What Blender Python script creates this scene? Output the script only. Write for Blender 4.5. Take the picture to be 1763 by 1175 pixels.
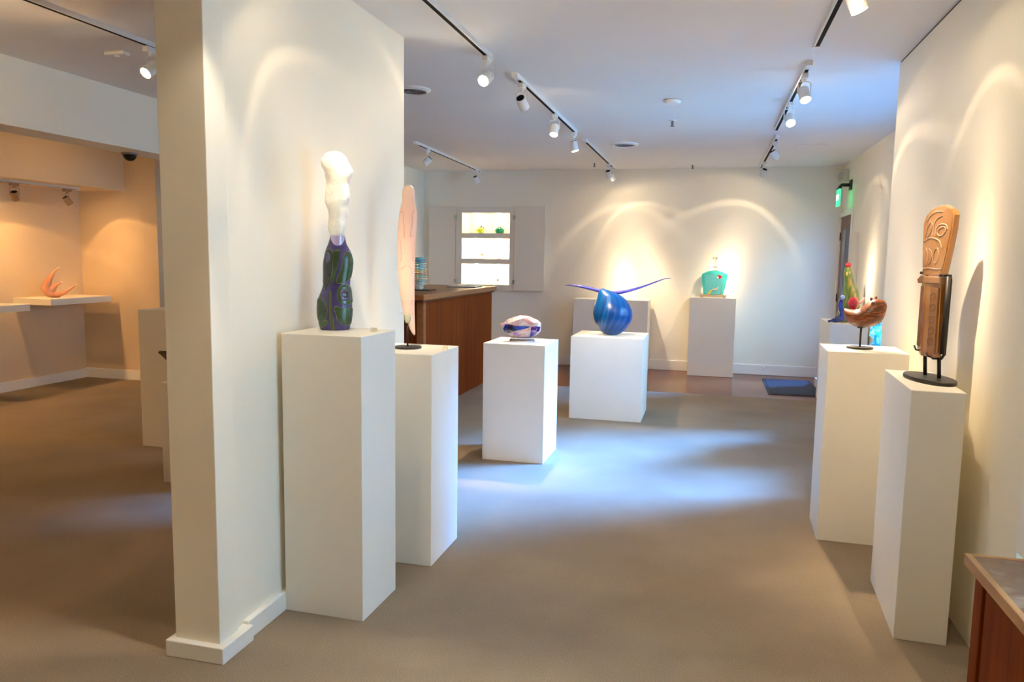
import bpy, bmesh, math, random
from mathutils import Vector, Matrix, Quaternion
random.seed(7)
for o in list(bpy.data.objects): bpy.data.objects.remove(o)
SC = bpy.context.scene
COL = SC.collection
PI = math.pi

# ------------------------------------------------------------ camera
YAW, PITCH, ROLL, FPX = -0.2532, -0.1105, 0.0156, 1304.29
cy, sy = math.cos(YAW), math.sin(YAW)
fwd = Vector((sy*math.cos(PITCH), cy*math.cos(PITCH), math.sin(PITCH)))
rgt = Vector((cy, -sy, 0)); upv = rgt.cross(fwd)
r2 = rgt*math.cos(ROLL)+upv*math.sin(ROLL); u2 = upv*math.cos(ROLL)-rgt*math.sin(ROLL)
cam_d = bpy.data.cameras.new('camera'); cam = bpy.data.objects.new('camera', cam_d); COL.objects.link(cam)
cam_d.sensor_width = 36; cam_d.lens = FPX*36/1763; cam_d.clip_start = 0.05
cam.matrix_world = Matrix(((r2.x, u2.x, -fwd.x, 0), (r2.y, u2.y, -fwd.y, 0), (r2.z, u2.z, -fwd.z, 1.5), (0, 0, 0, 1)))
SC.camera = cam

# ------------------------------------------------------------ exposure, sky, daylight
vs = SC.view_settings
vs.view_transform = 'Standard'; vs.look = 'None'; vs.exposure = 1.2; vs.gamma = 1.0; vs.use_curve_mapping = False
world = bpy.data.worlds.new('world'); SC.world = world; world.use_nodes = True
bg = world.node_tree.nodes['Background']
bg.inputs[0].default_value = (0.30, 0.60, 1.0, 1); bg.inputs[1].default_value = 10.0
sun_d = bpy.data.lights.new('hazy_sky_glow', 'SUN'); sun = bpy.data.objects.new('hazy_sky_glow', sun_d); COL.objects.link(sun)
sun_d.energy = 98.0; sun_d.angle = math.radians(36); sun_d.color = (0.10, 0.34, 1.0)
sun.rotation_euler = Vector((-0.70, -0.46, -0.66)).to_track_quat('-Z', 'Y').to_euler()
SC.cycles.max_bounces = 12; SC.cycles.diffuse_bounces = 8
WARM = (1.0, 0.77, 0.50); AMBER = (1.0, 0.55, 0.20)
LAMP = 285.0      # watts of one halogen spot

# ------------------------------------------------------------ materials
MATS = {}
def nodes_of(name):
    m = bpy.data.materials.new(name); m.use_nodes = True
    nt = m.node_tree; return m, nt, nt.nodes['Principled BSDF']
def mat(name, col, rough=0.5, metal=0.0, trans=0.0, ior=1.45, var=0.0, vscale=4.0, bump=0.0, bscale=200.0, coat=0.0, sss=0.0, emis=None, estr=0.0, stretch=(1, 1, 1), spec=0.5):
    if name in MATS: return MATS[name]
    m, nt, b = nodes_of(name)
    b.inputs['Base Color'].default_value = (*col, 1); b.inputs['Roughness'].default_value = rough
    b.inputs['Metallic'].default_value = metal; b.inputs['Transmission Weight'].default_value = trans
    b.inputs['IOR'].default_value = ior; b.inputs['Coat Weight'].default_value = coat
    b.inputs['Specular IOR Level'].default_value = spec
    if sss: b.inputs['Subsurface Weight'].default_value = sss; b.inputs['Subsurface Radius'].default_value = (0.06, 0.04, 0.03); b.inputs['Subsurface Scale'].default_value = 1.0
    if emis: b.inputs['Emission Color'].default_value = (*emis, 1); b.inputs['Emission Strength'].default_value = estr
    tc = nt.nodes.new('ShaderNodeTexCoord'); mp = nt.nodes.new('ShaderNodeMapping'); mp.inputs['Scale'].default_value = stretch
    nt.links.new(tc.outputs['Object'], mp.inputs['Vector'])
    if var:
        n = nt.nodes.new('ShaderNodeTexNoise'); n.inputs['Scale'].default_value = vscale; n.inputs['Detail'].default_value = 5
        nt.links.new(mp.outputs[0], n.inputs['Vector'])
        r = nt.nodes.new('ShaderNodeValToRGB'); r.color_ramp.elements[0].position = 0.3; r.color_ramp.elements[1].position = 0.7
        r.color_ramp.elements[0].color = (*[max(0, c*(1-var)) for c in col], 1); r.color_ramp.elements[1].color = (*[min(1, c*(1+var)) for c in col], 1)
        nt.links.new(n.outputs[0], r.inputs[0]); nt.links.new(r.outputs[0], b.inputs['Base Color'])
    if bump:
        n2 = nt.nodes.new('ShaderNodeTexNoise'); n2.inputs['Scale'].default_value = bscale; n2.inputs['Detail'].default_value = 3
        nt.links.new(mp.outputs[0], n2.inputs['Vector'])
        bp = nt.nodes.new('ShaderNodeBump'); bp.inputs['Strength'].default_value = bump; bp.inputs['Distance'].default_value = 0.01
        nt.links.new(n2.outputs[0], bp.inputs['Height']); nt.links.new(bp.outputs[0], b.inputs['Normal'])
    MATS[name] = m; return m
def ramp_mat(name, cols, scale, rough, stretch=(1, 1, 1), distort=1.0, kind='noise', coat=0.0, trans=0.0, wave_dir='X', bump=0.0):
    """colour bands or veins from a noise or wave texture"""
    if name in MATS: return MATS[name]
    m, nt, b = nodes_of(name)
    tc = nt.nodes.new('ShaderNodeTexCoord'); mp = nt.nodes.new('ShaderNodeMapping'); mp.inputs['Scale'].default_value = stretch
    nt.links.new(tc.outputs['Object'], mp.inputs['Vector'])
    if kind == 'noise':
        n = nt.nodes.new('ShaderNodeTexNoise'); n.inputs['Scale'].default_value = scale; n.inputs['Detail'].default_value = 6; n.inputs['Distortion'].default_value = distort
    else:
        n = nt.nodes.new('ShaderNodeTexWave'); n.inputs['Scale'].default_value = scale; n.inputs['Distortion'].default_value = distort; n.inputs['Detail'].default_value = 3
        n.bands_direction = wave_dir
    nt.links.new(mp.outputs[0], n.inputs['Vector'])
    r = nt.nodes.new('ShaderNodeValToRGB'); cr = r.color_ramp
    while len(cr.elements) < len(cols): cr.elements.new(0.5)
    for e, (p, c) in zip(cr.elements, cols): e.position = p; e.color = (*c, 1)
    nt.links.new(n.outputs[0], r.inputs[0]); nt.links.new(r.outputs[0], b.inputs['Base Color'])
    b.inputs['Roughness'].default_value = rough; b.inputs['Coat Weight'].default_value = coat; b.inputs['Transmission Weight'].default_value = trans
    if 'cherry' in name: b.inputs['Specular IOR Level'].default_value = 0.15
    if bump:
        bp = nt.nodes.new('ShaderNodeBump'); bp.inputs['Strength'].default_value = bump; bp.inputs['Distance'].default_value = 0.005
        nt.links.new(n.outputs[0], bp.inputs['Height']); nt.links.new(bp.outputs[0], b.inputs['Normal'])
    MATS[name] = m; return m

M_wall = mat('wall_paint', (0.85, 0.80, 0.67), 0.62, var=0.02, vscale=1.5, bump=0.03, bscale=60)
M_tan = mat('tan_wall_paint', (0.70, 0.55, 0.36), 0.65, var=0.02, vscale=1.5)
M_ceil = mat('ceiling_paint', (0.83, 0.80, 0.76), 0.8, var=0.02, vscale=1.2)
M_trim = mat('trim_paint', (0.84, 0.82, 0.75), 0.4)
M_ped = mat('pedestal_paint', (0.85, 0.815, 0.715), 0.42, var=0.02, vscale=3.0)
M_dark = mat('shadow_gap', (0.03, 0.028, 0.025), 0.9)
M_black = mat('black_steel', (0.018, 0.016, 0.015), 0.45, var=0.3, vscale=30, bump=0.1, bscale=300)
M_whitemetal = mat('white_enamel', (0.80, 0.79, 0.76), 0.35)
M_channel = mat('track_channel', (0.006, 0.006, 0.006), 0.7, spec=0.1)
M_chrome = mat('hinge_steel', (0.45, 0.5, 0.45), 0.3, metal=1.0)
M_glass = mat('clear_glass', (0.96, 0.98, 0.97), 0.02, trans=1.0)
def pane_mat():
    m = bpy.data.materials.new('window_pane'); m.use_nodes = True; nt = m.node_tree; nt.nodes.clear()
    out = nt.nodes.new('ShaderNodeOutputMaterial'); mx = nt.nodes.new('ShaderNodeMixShader'); tr = nt.nodes.new('ShaderNodeBsdfTransparent'); gl = nt.nodes.new('ShaderNodeBsdfGlossy'); fz = nt.nodes.new('ShaderNodeFresnel')
    tr.inputs[0].default_value = (0.93, 0.96, 0.97, 1); gl.inputs['Roughness'].default_value = 0.02; fz.inputs[0].default_value = 1.45
    nt.links.new(fz.outputs[0], mx.inputs[0]); nt.links.new(tr.outputs[0], mx.inputs[1]); nt.links.new(gl.outputs[0], mx.inputs[2]); nt.links.new(mx.outputs[0], out.inputs[0])
    return m
M_pane = pane_mat()

# ------------------------------------------------------------ mesh helpers
class MB:
    def __init__(s): s.bm = bmesh.new()
    def box(s, x0, x1, y0, y1, z0, z1, bev=0.0, seg=2):
        vs = [s.bm.verts.new((x, y, z)) for x in (x0, x1) for y in (y0, y1) for z in (z0, z1)]
        fs = [s.bm.faces.new([vs[i] for i in f]) for f in ((0, 1, 3, 2), (4, 6, 7, 5), (0, 4, 5, 1), (2, 3, 7, 6), (0, 2, 6, 4), (1, 5, 7, 3))]
        if bev:
            es = list({e for f in fs for e in f.edges})
            bmesh.ops.bevel(s.bm, geom=es, offset=bev, segments=seg, affect='EDGES', profile=0.5)
        return s
    def rings(s, rings, cap0=True, cap1=True, closed=True):
        R = [[s.bm.verts.new(p) for p in r] for r in rings]
        n = len(R[0])
        for a, b in zip(R, R[1:]):
            for i in range(n if closed else n-1):
                j = (i+1) % n
                s.bm.faces.new((a[i], a[j], b[j], b[i]))
        if cap0: s.bm.faces.new(list(reversed(R[0])))
        if cap1: s.bm.faces.new(R[-1])
        return s
    def lathe(s, prof, n=24, cx=0, cy_=0, sx=1, sy_=1, rot=0, cap=True):
        rr = [[(cx+r*sx*math.cos(2*PI*i/n+rot), cy_+r*sy_*math.sin(2*PI*i/n+rot), z) for i in range(n)] for r, z in prof]
        return s.rings(rr, cap, cap)
    def tube(s, pts, rad, n=8, flat=1.0):
        pts = [Vector(p) for p in pts]
        if not isinstance(rad, (list, tuple)): rad = [rad]*len(pts)
        rr = []; prev = None
        for i, p in enumerate(pts):
            t = (pts[min(i+1, len(pts)-1)]-pts[max(i-1, 0)]).normalized()
            if prev is None:
                a = Vector((0, 0, 1)) if abs(t.z) < 0.9 else Vector((1, 0, 0))
                u = t.cross(a).normalized()
            else:
                u = (prev-t*prev.dot(t)).normalized()
            prev = u; v = t.cross(u)
            rr.append([tuple(p+rad[i]*(u*math.cos(2*PI*k/n)+v*math.sin(2*PI*k/n)*flat)) for k in range(n)])
        return s.rings(rr)
    def prism(s, poly, y0, y1, bev=0.0):
        """closed outline in x-z, extruded along y"""
        a = [s.bm.verts.new((x, y0, z)) for x, z in poly]; b = [s.bm.verts.new((x, y1, z)) for x, z in poly]
        n = len(poly)
        fs = [s.bm.faces.new(a), s.bm.faces.new(list(reversed(b)))]
        for i in range(n): fs.append(s.bm.faces.new((a[i], b[i], b[(i+1) % n], a[(i+1) % n])))
        if bev:
            es = list(set(fs[0].edges) | set(fs[1].edges))
            bmesh.ops.bevel(s.bm, geom=es, offset=bev, segments=2, affect='EDGES', profile=0.5)
        return s
    def ball(s, c, r, n=16, sc=(1, 1, 1)):
        rr = []
        m = max(6, n//2)
        for k in range(1, m):
            t = PI*k/m
            rr.append([(c[0]+r*sc[0]*math.sin(t)*math.cos(2*PI*i/n), c[1]+r*sc[1]*math.sin(t)*math.sin(2*PI*i/n), c[2]-r*sc[2]*math.cos(t)) for i in range(n)])
        return s.rings(rr)
    def build(s, name, m, parent=None, smooth=False, sharp=None):
        bmesh.ops.recalc_face_normals(s.bm, faces=s.bm.faces)
        me = bpy.data.meshes.new(name); s.bm.to_mesh(me); s.bm.free()
        if smooth:
            for p in me.polygons: p.use_smooth = True
            if sharp: me.set_sharp_from_angle(angle=math.radians(sharp))
        me.materials.append(m)
        o = bpy.data.objects.new(name, me); COL.objects.link(o)
        if parent: o.parent = parent
        return o
def thing(name, label, cat, loc=(0, 0, 0), rz=0.0, group=None):
    o = bpy.data.objects.new(name, None); COL.objects.link(o); o.empty_display_size = 0.1
    o.location = loc; o.rotation_euler = (0, 0, rz)
    return tag(o, label, cat, group)
def tag(o, label, cat, group=None):
    o['label'] = label; o['category'] = cat
    if group: o['group'] = group
    return o
def struct(o): o['kind'] = 'structure'; return o
def catmull(pts, k=6, closed=False):
    out = []; n = len(pts)
    for i in range(n if closed else n-1):
        g = lambda j: pts[j % n] if closed else pts[max(0, min(n-1, j))]
        p0, p1, p2, p3 = g(i-1), g(i), g(i+1), g(i+2)
        for q in range(k):
            t = q/k
            out.append(tuple(0.5*(2*b+(c-a)*t+(2*a-5*b+4*c-d)*t*t+(3*b-a-3*c+d)*t**3) for a, b, c, d in zip(p0, p1, p2, p3)))
    if not closed: out.append(tuple(pts[-1]))
    return out
def lerp_table(tab, z):
    if z <= tab[0][0]: return tab[0][1:]
    for a, b in zip(tab, tab[1:]):
        if a[0] <= z <= b[0]:
            t = (z-a[0])/(b[0]-a[0]) if b[0] > a[0] else 0
            return tuple(p+(q-p)*t for p, q in zip(a[1:], b[1:]))
    return tab[-1][1:]

# ============================================================ STRUCTURE
H = 2.70
def carpet():
    m, nt, b = nodes_of('carpet'); MATS['carpet'] = m
    tc = nt.nodes.new('ShaderNodeTexCoord')
    n1 = nt.nodes.new('ShaderNodeTexNoise'); n1.inputs['Scale'].default_value = 260; n1.inputs['Detail'].default_value = 2
    n2 = nt.nodes.new('ShaderNodeTexNoise'); n2.inputs['Scale'].default_value = 1.6; n2.inputs['Detail'].default_value = 5
    n3 = nt.nodes.new('ShaderNodeTexNoise'); n3.inputs['Scale'].default_value = 55; n3.inputs['Detail'].default_value = 3
    for n in (n1, n2, n3): nt.links.new(tc.outputs['Object'], n.inputs['Vector'])
    r = nt.nodes.new('ShaderNodeValToRGB'); r.color_ramp.elements[0].position = .3; r.color_ramp.elements[1].position = .7
    r.color_ramp.elements[0].color = (0.225, 0.172, 0.118, 1); r.color_ramp.elements[1].color = (0.37, 0.295, 0.212, 1)
    nt.links.new(n1.outputs[0], r.inputs[0])
    r2_ = nt.nodes.new('ShaderNodeValToRGB'); r2_.color_ramp.elements[0].position = .3; r2_.color_ramp.elements[1].position = .7
    r2_.color_ramp.elements[0].color = (0.84, 0.83, 0.82, 1); r2_.color_ramp.elements[1].color = (1.08, 1.07, 1.05, 1)
    nt.links.new(n2.outputs[0], r2_.inputs[0])
    mx = nt.nodes.new('ShaderNodeMix'); mx.data_type = 'RGBA'; mx.blend_type = 'MULTIPLY'; mx.inputs[0].default_value = 1
    nt.links.new(r.outputs[0], mx.inputs[6]); nt.links.new(r2_.outputs[0], mx.inputs[7]); nt.links.new(mx.outputs[2], b.inputs['Base Color'])
    b.inputs['Roughness'].default_value = 0.95; b.inputs['Specular IOR Level'].default_value = 0.1
    bp = nt.nodes.new('ShaderNodeBump'); bp.inputs['Strength'].default_value = 0.35; bp.inputs['Distance'].default_value = 0.004
    ad = nt.nodes.new('ShaderNodeMath'); nt.links.new(n1.outputs[0], ad.inputs[0]); nt.links.new(n3.outputs[0], ad.inputs[1])
    nt.links.new(ad.outputs[0], bp.inputs['Height']); nt.links.new(bp.outputs[0], b.inputs['Normal'])
    return m
def plank_floor():
    m, nt, b = nodes_of('plank_floor'); MATS['plank_floor'] = m
    tc = nt.nodes.new('ShaderNodeTexCoord')
    br = nt.nodes.new('ShaderNodeTexBrick'); br.inputs['Scale'].default_value = 1.0
    br.inputs['Brick Width'].default_value = 0.9; br.inputs['Row Height'].default_value = 0.083; br.inputs['Mortar Size'].default_value = 0.0015
    br.inputs['Color1'].default_value = (0.17, 0.036, 0.008, 1); br.inputs['Color2'].default_value = (0.25, 0.062, 0.015, 1); br.inputs['Mortar'].default_value = (0.05, 0.02, 0.01, 1)
    nt.links.new(tc.outputs['Object'], br.inputs['Vector'])
    mp = nt.nodes.new('ShaderNodeMapping'); mp.inputs['Scale'].default_value = (2, 30, 1); nt.links.new(tc.outputs['Object'], mp.inputs['Vector'])
    n = nt.nodes.new('ShaderNodeTexNoise'); n.inputs['Scale'].default_value = 1.5; n.inputs['Detail'].default_value = 6; nt.links.new(mp.outputs[0], n.inputs['Vector'])
    r = nt.nodes.new('ShaderNodeValToRGB'); r.color_ramp.elements[0].color = (0.7, 0.7, 0.7, 1); r.color_ramp.elements[1].color = (1.15, 1.15, 1.15, 1)
    nt.links.new(n.outputs[0], r.inputs[0])
    mx = nt.nodes.new('ShaderNodeMix'); mx.data_type = 'RGBA'; mx.blend_type = 'MULTIPLY'; mx.inputs[0].default_value = 1
    nt.links.new(br.outputs[0], mx.inputs[6]); nt.links.new(r.outputs[0], mx.inputs[7]); nt.links.new(mx.outputs[2], b.inputs['Base Color'])
    b.inputs['Roughness'].default_value = 0.2; b.inputs['Specular IOR Level'].default_value = 0.4
    return m
M_carpet = carpet(); M_planks = plank_floor()
struct(MB().box(-7.5, 1.9, -2.4, 8.66, -0.06, 0).build('floor', M_carpet))
struct(MB().box(-4.4, 1.9, 8.66, 10.8, -0.06, -0.002).build('floor_wood', M_planks))
struct(MB().box(-7.5, 1.9, -2.4, 10.8, H, H+0.06).build('ceiling', M_ceil))
# back wall with a hole for the display niche
NX0, NX1, NZ0, NZ1, YB = -3.50, -2.70, 1.06, 2.16, 10.435
wb = MB()
wb.box(-4.3, NX0, YB, YB+0.4, 0, H).box(NX1, 1.9, YB, YB+0.4, 0, H).box(NX0, NX1, YB, YB+0.4, 0, NZ0).box(NX0, NX1, YB, YB+0.4, NZ1, H).box(NX0, NX1, YB+0.34, YB+0.4, NZ0, NZ1)
struct(wb.build('wall_back', M_wall))
bb = MB().box(-4.05, 1.576, YB-0.018, YB+0.01, 0, 0.135, 0.004)
struct(bb.build('baseboard_back', M_trim))
# far right wall (recess) with window and door openings
XF = 1.576
WY0, WY1, WZ0, WZ1 = 5.22, 7.26, 0.78, 2.35
DY0, DY1, DZ1 = 9.60, 10.38, 2.06
wf = MB()
wf.box(XF, XF+0.14, 5.0, WY0, 0, H).box(XF, XF+0.14, WY0, WY1, 0, WZ0).box(XF, XF+0.14, WY0, WY1, WZ1, H)
wf.box(XF, XF+0.14, WY1, DY0, 0, H).box(XF, XF+0.14, DY0, DY1, DZ1, H).box(XF, XF+0.14, DY1, YB+0.02, 0, H)
struct(wf.build('wall_right_far', M_wall))
struct(MB().box(XF-0.018, XF+0.01, 7.2, DY0-0.07, 0, 0.135, 0.004).build('baseboard_right_far', M_trim))
w1 = struct(MB().box(XF-0.02, XF+0.10, WY0-0.06, WY0, WZ0-0.06, WZ1+0.06).box(XF-0.02, XF+0.10, WY1, WY1+0.06, WZ0-0.06, WZ1+0.06).box(XF-0.04, XF+0.10, WY0, WY1, WZ0-0.06, WZ0).box(XF-0.02, XF+0.10, WY0, WY1, WZ1, WZ1+0.06).box(XF+0.04, XF+0.08, 6.235, 6.265, WZ0, WZ1).build('window_1', M_trim))
MB().box(XF+0.055, XF+0.061, WY0, WY1, WZ0, WZ1).build('pane', M_pane, w1)
# near right wall: thick block, window opening beside the camera
XN = 1.05
wn = MB()
wn.box(XN, XF+0.14, 2.84, 5.13, 0, H-0.012).box(XN, XF+0.14, -2.4, 1.7, 0, H-0.012).box(XN, XN+0.25, 1.7, 2.84, 0, 0.50).box(XN, XN+0.25, 1.7, 2.84, 2.15, H-0.012)
struct(wn.build('wall_right', M_wall))
struct(MB().box(XN+0.004, XF+0.14, -2.4, 5.126, H-0.012, H+0.001).build('shadow_strip', M_dark))  # dark strip standing in for the shade between wall top and ceiling
w2 = struct(MB().box(XN-0.004, XN+0.10, 2.775, 2.84, 0.53, 2.15, 0.004).box(XN-0.004, XN+0.10, 1.7, 1.765, 0.53, 2.15, 0.004).box(XN-0.004, XN+0.10, 1.765, 2.775, 2.09, 2.15).box(XN-0.004, XN+0.10, 1.765, 2.775, 0.53, 0.575).build('window_2', M_trim))
MB().box(XN+0.05, XN+0.056, 1.765, 2.775, 0.575, 2.09).build('pane', M_pane, w2)
# left rooms
struct(MB().box(-4.25, -4.05, 8.6, YB+0.02, 0, H).build('wall_left_back', M_wall))
struct(MB().box(-7.35, -7.14, -2.4, 8.8, 0, H).build('wall_left', M_tan))
struct(MB().box(-7.2, -6.083, 7.38, 7.52, 0, H).build('wall_alcove', M_tan))
struct(MB().box(-7.2, -4.05, 8.6, 8.8, 0, H).build('wall_left_rear', M_wall))
struct(MB().box(-7.14, -6.5, -2.4, 7.38, 2.18, H).build('wall_soffit', M_tan))
struct(MB().box(-4.57, -4.29, -2.4, 8.6, 2.273, H).build('wall_header', M_wall))
struct(MB().box(-7.14, -7.12, -2.4, 7.38, 0, 0.105, 0.004).build('baseboard_left', M_trim))
struct(MB().box(-7.14, -6.08, 7.362, 7.38, 0, 0.115, 0.004).build('baseboard_alcove', M_trim))
struct(MB().box(-7.5, 1.9, -2.5, -2.3, 0, H).build('wall_front', M_wall))
# partition with end column
struct(MB().box(-1.87, -1.70, 2.41, 4.07, 0, H).build('wall_partition', M_wall))
struct(MB().box(-1.878, -1.688, 2.30, 2.415, 0, H, 0.003).build('wall_column', M_wall))
struct(MB().box(-1.893, -1.675, 2.46, 4.088, 0, 0.078, 0.003).build('baseboard_partition', M_trim))
struct(MB().box(-1.873-0.03, -1.657, 2.273, 2.467, 0, 0.064, 0.004).build('baseboard_column', M_trim))
# outside ground seen through the windows
struct(MB().box(1.9, 30, -20, 30, -0.3, -0.25).build('ground', mat('outdoor_paving', (0.25, 0.27, 0.22), 0.9, var=0.2, vscale=0.6)))
struct(MB().box(3.3, 3.5, -3.0, 4.5, -0.25, 4.2).build('wall_sun_block', mat('sun_block_render', (0.75, 0.73, 0.66), 0.9, var=0.08, vscale=2)))  # unseen wall added to keep the sun out of the near window
struct(MB().box(5.2, 5.4, 4.8, 26, -0.25, 2.7).build('wall_sky_block', mat('sky_block_render', (0.42, 0.40, 0.35), 0.9, var=0.15, vscale=2)))  # unseen wall added to cut low sky light through the far window
# glazed door in the far right corner
M_doorwood = ramp_mat('door_wood', [(0.3, (0.16, 0.07, 0.035)), (0.7, (0.26, 0.125, 0.065))], 3, 0.45, (1, 6, 0.6))
fr = struct(MB().box(XF-0.02, XF+0.12, DY0-0.07, DY0, 0, DZ1+0.07, 0.003).box(XF-0.02, XF+0.12, DY1, DY1+0.05, 0, DZ1+0.07, 0.003).box(XF-0.02, XF+0.12, DY0, DY1, DZ1, DZ1+0.07, 0.003).build('trim_2', M_trim))
dr = struct(MB().box(XF, XF+0.045, DY1-0.16, DY1, 0.01, DZ1).box(XF, XF+0.045, DY0, DY0+0.12, 0.01, DZ1).box(XF, XF+0.045, DY0+0.12, DY1-0.16, DZ1-0.16, DZ1).box(XF, XF+0.045, DY0+0.12, DY1-0.16, 0.01, 0.26).build('door_1', M_doorwood))
MB().box(XF+0.008, XF+0.014, DY0+0.12, DY1-0.16, 0.26, DZ1-0.16).build('pane', M_pane, dr)
MB().tube([(XF+0.005, DY0+0.06, 1.0), (XF-0.03, DY0+0.06, 1.0), (XF-0.03, DY0+0.17, 1.0)], 0.009).build('door_handle', M_chrome, dr)
for z in (0.25, 1.05, 1.82): MB().box(XF-0.012, XF+0.01, DY1-0.012, DY1+0.004, z-0.05, z+0.05, 0.002).build('hinge', M_black, dr)

# ============================================================ PEDESTALS
def pedestal(x0, x1, y0, y1, h, label, rz=0.0):
    cx, cyy = (x0+x1)/2, (y0+y1)/2; w, d = (x1-x0)/2, (y1-y0)/2
    o = MB().box(-w, w, -d, d, 0, h, 0.003).build('pedestal', M_ped)
    o.location = (cx, cyy, 0); o.rotation_euler = (0, 0, rz)
    return tag(o, label, 'pedestal', 'white display pedestals')
pedestal(-1.6726, -1.314, 2.7242, 3.0452, 1.178, 'tall white pedestal under the purple and green torso vase', -0.0197)
pedestal(-1.655, -1.2482, 3.3232, 3.7185, 1.036, 'white pedestal under the pink blade sculpture at the partition end')
pedestal(-1.5819, -1.1173, 5.2822, 5.7476, 0.871, 'white pedestal carrying the clear and blue faceted glass fish', -0.0112)
pedestal(-1.2293, -0.5594, 6.9316, 7.5565, 0.775, 'wide white pedestal carrying the blue gourd with wings')
pedestal(-1.745, -0.76, 9.98, 10.40, 0.96, 'wide bare white pedestal against the back wall behind the gourd')
pedestal(-0.2355, 0.3395, 10.05, 10.40, 1.017, 'white pedestal at the back wall under the turquoise bottle')
pedestal(0.7858, 0.9767, 3.185, 3.77, 1.012, 'narrow white pedestal under the amber glass paddle', -0.0423)
pedestal(0.6246, 1.0174, 4.2567, 4.6321, 1.033, 'white pedestal under the brown frog bowl', -0.025)
pedestal(1.20, 1.555, 8.19, 8.93, 0.88, 'white pedestal near the glazed door with green and blue glass figures')
pedestal(1.08, 1.50, 5.92, 6.66, 0.83, 'low white pedestal in the wall recess under turquoise glass')
pedestal(-4.20, -3.75, 4.85, 5.30, 1.06, 'white pedestal in the side room behind the column')
pedestal(-3.40, -2.85, 4.10, 4.60, 0.66, 'low white pedestal behind the column under the dark leaf dish')
o = MB().box(1.285, 1.55, 9.30, 9.76, 0, 0.10, 0.004).build('step_block', M_ped)
tag(o, 'low white block on the wooden floor beside the door mat', 'block')

# ============================================================ TRACK LIGHTING
FLOOD = [(0, 1), (15, .9), (28, .62), (37.5, .42), (39.5, .62), (42, .5), (45, .12), (62, .06), (70, 0)]
def lamp_nodes(ld, flood=False):
    ld.use_nodes = True; nt = ld.node_tree; em = nt.nodes['Emission']
    tc = nt.nodes.new('ShaderNodeTexCoord'); sp = nt.nodes.new('ShaderNodeSeparateXYZ'); nt.links.new(tc.outputs['Normal'], sp.inputs[0])
    ab = nt.nodes.new('ShaderNodeMath'); ab.operation = 'ABSOLUTE'; nt.links.new(sp.outputs[2], ab.inputs[0])
    ac = nt.nodes.new('ShaderNodeMath'); ac.operation = 'ARCCOSINE'; nt.links.new(ab.outputs[0], ac.inputs[0])
    dv = nt.nodes.new('ShaderNodeMath'); dv.operation = 'DIVIDE'; dv.inputs[1].default_value = math.radians(80); nt.links.new(ac.outputs[0], dv.inputs[0])
    r = nt.nodes.new('ShaderNodeValToRGB'); cr = r.color_ramp
    prof = [(0, 1), (4, .9), (7, .55), (10, .29), (14, .135), (20, .06), (30, .030), (37.5, .024), (39.5, .046), (42, .040), (44.5, .013), (62, .010), (70, 0)]
    if flood: prof = FLOOD
    while len(cr.elements) < len(prof): cr.elements.new(0.5)
    for e, (a, v) in zip(cr.elements, prof): e.position = a/80; e.color = (v, v, v, 1)
    nt.links.new(dv.outputs[0], r.inputs[0]); nt.links.new(r.outputs[0], em.inputs['Strength'])
def track(p0, p1, zt, label):
    """white surface track with a dark slot underneath, zt = mounting height"""
    p0, p1 = Vector((*p0, 0)), Vector((*p1, 0)); d = p1-p0; L = d.length; rz = math.atan2(d.y, d.x)
    t = thing('lighting_track', label, 'lighting track', (p0.x, p0.y, zt), rz, 'ceiling lighting tracks')
    MB().box(0, L, -0.019, -0.011, -0.026, 0.0).box(0, L, 0.011, 0.019, -0.026, 0.0).box(0, L, -0.011, 0.011, -0.012, 0.0).build('rail', M_whitemetal, t)
    MB().box(0.08, L-0.02, -0.011, 0.011, -0.0265, -0.012).build('slot', M_channel, t)
    MB().box(-0.01, 0.09, -0.0195, 0.0195, -0.031, 0.0, 0.002).build('feed_cover', M_whitemetal, t)
    MB().box(L-0.02, L+0.006, -0.0195, 0.0195, -0.031, 0.0, 0.002).build('end_cap', M_whitemetal, t)
    return t
M_lens = mat('halogen_lens', (1, 0.9, 0.75), 0.3, emis=(1.0, 0.86, 0.62), estr=28.0)
M_lensoff = mat('unlit_lens', (0.25, 0.25, 0.25), 0.2)
M_bronze = mat('copper_enamel', (0.42, 0.27, 0.16), 0.4, metal=0.5)
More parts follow.
